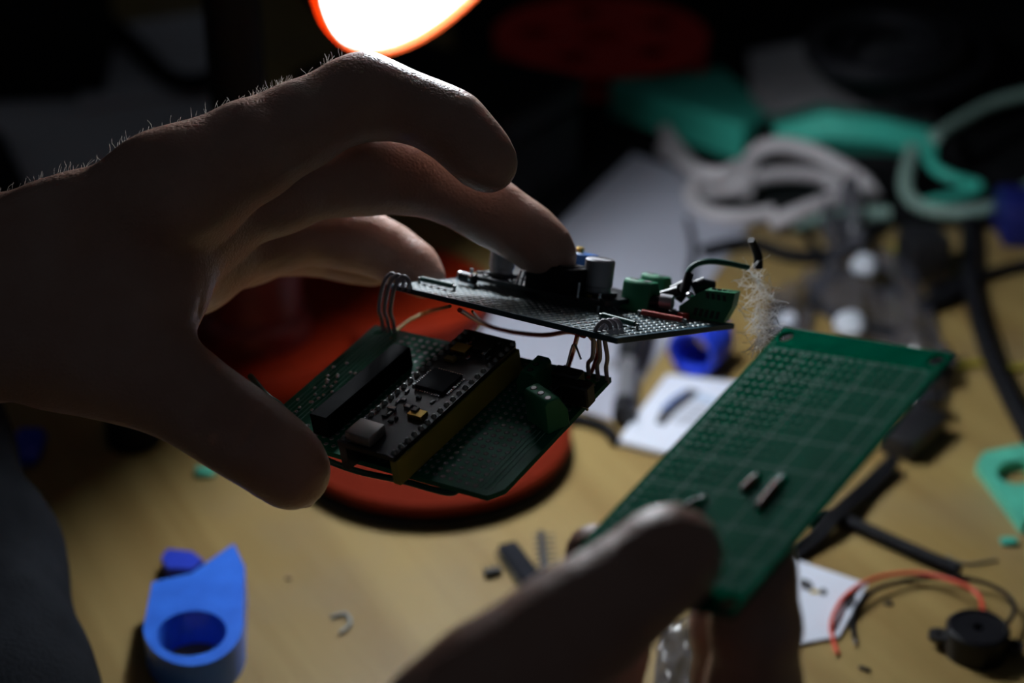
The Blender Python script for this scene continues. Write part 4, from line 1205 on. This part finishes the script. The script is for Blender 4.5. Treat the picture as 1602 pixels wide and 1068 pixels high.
# black case and red spool behind
c0, c1 = T(800, 372), T(922, 292)
exx = (c1 - c0).normalized(); eyy = V((-exx.y, exx.x, 0))
Lc = (c1 - c0).length
csz = 0.062
cas = thing('equipment_case', 'black case in deep shadow behind the middle finger', 'case', (c0 + c1) / 2 + eyy * 0.07)
mk('case_body', box((c0 + c1) / 2 + eyy * 0.07, Lc, 0.13, csz - 0.016, Z, exx, 0.004, 2), M['case'], cas)
mk('case_lid', box((c0 + c1) / 2 + eyy * 0.07 + Z * (csz - 0.015), Lc * 1.01, 0.133, 0.015, Z, exx, 0.003, 2), M['case'], cas)
sp = T(940, 60, 0.0205)
spn = V((0.0, -0.05, 1.0)).normalized()
spool = thing('spool', 'dark red plastic spool lying flat at the back of the desk', 'spool', V((sp.x, sp.y, 0)))
rs = 168 * pxm(sp)
hl_ = [circle(0.62 * rs * math.cos(a), 0.62 * rs * math.sin(a), 0.15 * rs, 14) for a in [0.5 + i * 2 * math.pi / 5 for i in range(5)]] + [circle(0, 0, 0.22 * rs, 20)]
SX, SY, SN = frame(spn)
mk('flange', prism(circle(0, 0, rs, 48), hl_, lambda u, v, h: sp + SX * u + SY * v + SN * h, 0.003), M['maroon'], spool)
mk('flange', prism(circle(0, 0, rs, 48), hl_, lambda u, v, h: sp + SX * u + SY * v + SN * (h - 0.014), 0.003), M['maroon'], spool)
mk('core', lathe([(0.36 * rs, -0.012), (0.36 * rs, 0.001), (0.23 * rs, 0.001), (0.23 * rs, -0.012), (0.36 * rs, -0.012)], sp, spn, None, 32), M['maroon'], spool)
rl = T(610, 490)
s = pxm(rl)
mk('jar_cover', lathe([(0, 0), (0.044, 0), (0.047, 0.004), (0.047, 0.012), (0.044, 0.014), (0.036, 0.015), (0.034, 0.012), (0, 0.012)], rl, n=40), M['red'], label='red round lid on the desk behind the darkened red dish', cat='lid')
# grey board, black cable and black boxes in the far left
gq = [T(10, 330), T(420, 330), T(352, 110), T(-40, 170)]
mk('grey_board', sheet(gq, 0.003, 6, 6), M['grey_sheet'], label='grey cardboard sheet lying in the far left', cat='cardboard')
gq2 = [T(120, 175, .004), T(352, 140, .004), T(350, 20, .004), T(150, 50, .004)]
mk('grey_board', sheet(gq2, 0.003, 6, 6), M['grey_sheet'], label='second grey sheet behind the black cable, far left', cat='cardboard')
cable([(150, 20, .012), (200, 60, .012), (262, 120, .012), (310, 130, .012), (360, 112, .012)], 0.0060, 'thick black cable across the grey sheets, far left')
bb = T(55, 176)
mk('black_box', box(V((bb.x - 0.01, bb.y + 0.06, 0.0035)), 0.085, 0.10, 0.050, Z, V((1, 0.12, 0)), 0.003, 2), M['case'], label='black box on the grey sheet at the far left', cat='box')
mk('black_strap', on_desk([(-60, 190), (2, 205), (50, 305), (20, 330), (-60, 300)], 0.010), M['black_soft'], label='black strip at the left edge above the wrist', cat='strip')
rd = T(212, 690)
mk('black_disc', lathe([(0, 0), (0.0105, 0), (0.0115, 0.002), (0.011, 0.012), (0.009, 0.014), (0, 0.0145)], rd, n=28), M['black_soft'], label='thick round black disc in the shadow under the left wrist', cat='disc')
# black cable loops, far right
pts = []
turns = ((1390, 92, 100, 46, .012), (1402, 84, 122, 58, .026), (1440, 96, 108, 50, .040), (1370, 74, 96, 44, .054))
for i in range(4 * 18 + 1):
    t = i / 18.0
    k = min(3, int(t)); k2 = min(3, k + 1); f = t - k
    cx, cy, rx, ry, z = [turns[k][q] * (1 - f) + turns[k2][q] * f for q in range(5)]
    a = 2 * math.pi * t + 2.2
    pts.append(T(cx + rx * math.cos(a), cy + ry * math.sin(a), z))
mk('black_cable', tube(pts, 0.0062, 10, 3), M['black_soft'], label='black cable coiled in the dark far right of the desk', cat='cable')
mk('grey_cloth', sheet([T(1180, 240), T(1470, 225), T(1440, 60), T(1170, 90)], 0.002, 10, 10, lambda u, v: 0.002 + 0.004 * math.sin(5 * u) * math.sin(4 * v) ** 2), M['grey_cloth'], label='grey cloth spread under the black cable loops', cat='cloth')
mk('black_pouch', box(T(1340, 245), 0.11, 0.05, 0.012, Z, V((1, -0.1, 0)), 0.004, 2), M['case'], label='black pouch under the teal mask and cables', cat='pouch')
mk('black_strip', box(T(1230, 318), 0.09, 0.05, 0.004, Z, V((1, -0.1, 0)), 0.001), M['case'], label='flat black piece under the off-white cables', cat='strip')
# cloth bundle front left
ccore = [[N_(-250, 480, .66, 120), N_(-145, 680, .62, 135), N_(-75, 900, .585, 150), N_(-25, 1120, .555, 165), N_(10, 1400, .52, 170)]]
vv, ff = body_mesh(ccore, [], 0.0035, 0.02, 0.01)
vv = vv + np.array([[0.002 * mnoise.noise(V(p) * 45) for _ in range(3)] for p in vv.tolist()])
vv[:, 2] = np.maximum(vv[:, 2], 0.001)
body_obj('dark_cloth', (vv, ff), M['cloth'], label='rounded dark grey cloth bundle at the lower left edge', cat='cloth')

# crumbs and wire offcuts on the wood
mk('wire_offcut', tube([T(518, 965, .001), T(540, 960, .001), T(548, 975, .001), T(532, 990, .001)], 0.0006, 6, 6), M['pad_dull'], label='tiny curled wire offcut on the wood in front of the blue clip', cat='offcut')
mk('wire_offcut', tube([T(1480, 870, .001), T(1510, 882, .001), T(1560, 876, .001)], 0.0005, 6, 6), M['pad_dull'], label='thin bent wire offcut above the black buzzer', cat='offcut')
mk('crumb', box(T(1390, 945), 0.0028, 0.002, 0.0012, bevel=0.0003), M['black'], label='tiny dark crumb between the black wire and the buzzer', cat='crumb')
mk('crumb', box(T(1352, 1048), 0.004, 0.0016, 0.0012, Z, V((1, -0.6, 0)), 0.0003), M['black'], label='tiny dark crumb near the bottom edge right of the fingers', cat='crumb')
mk('crumb', box(T(452, 905), 0.0024, 0.0018, 0.001, bevel=0.0003), M['leg'], label='tiny brown crumb right of the blue clip', cat='crumb')
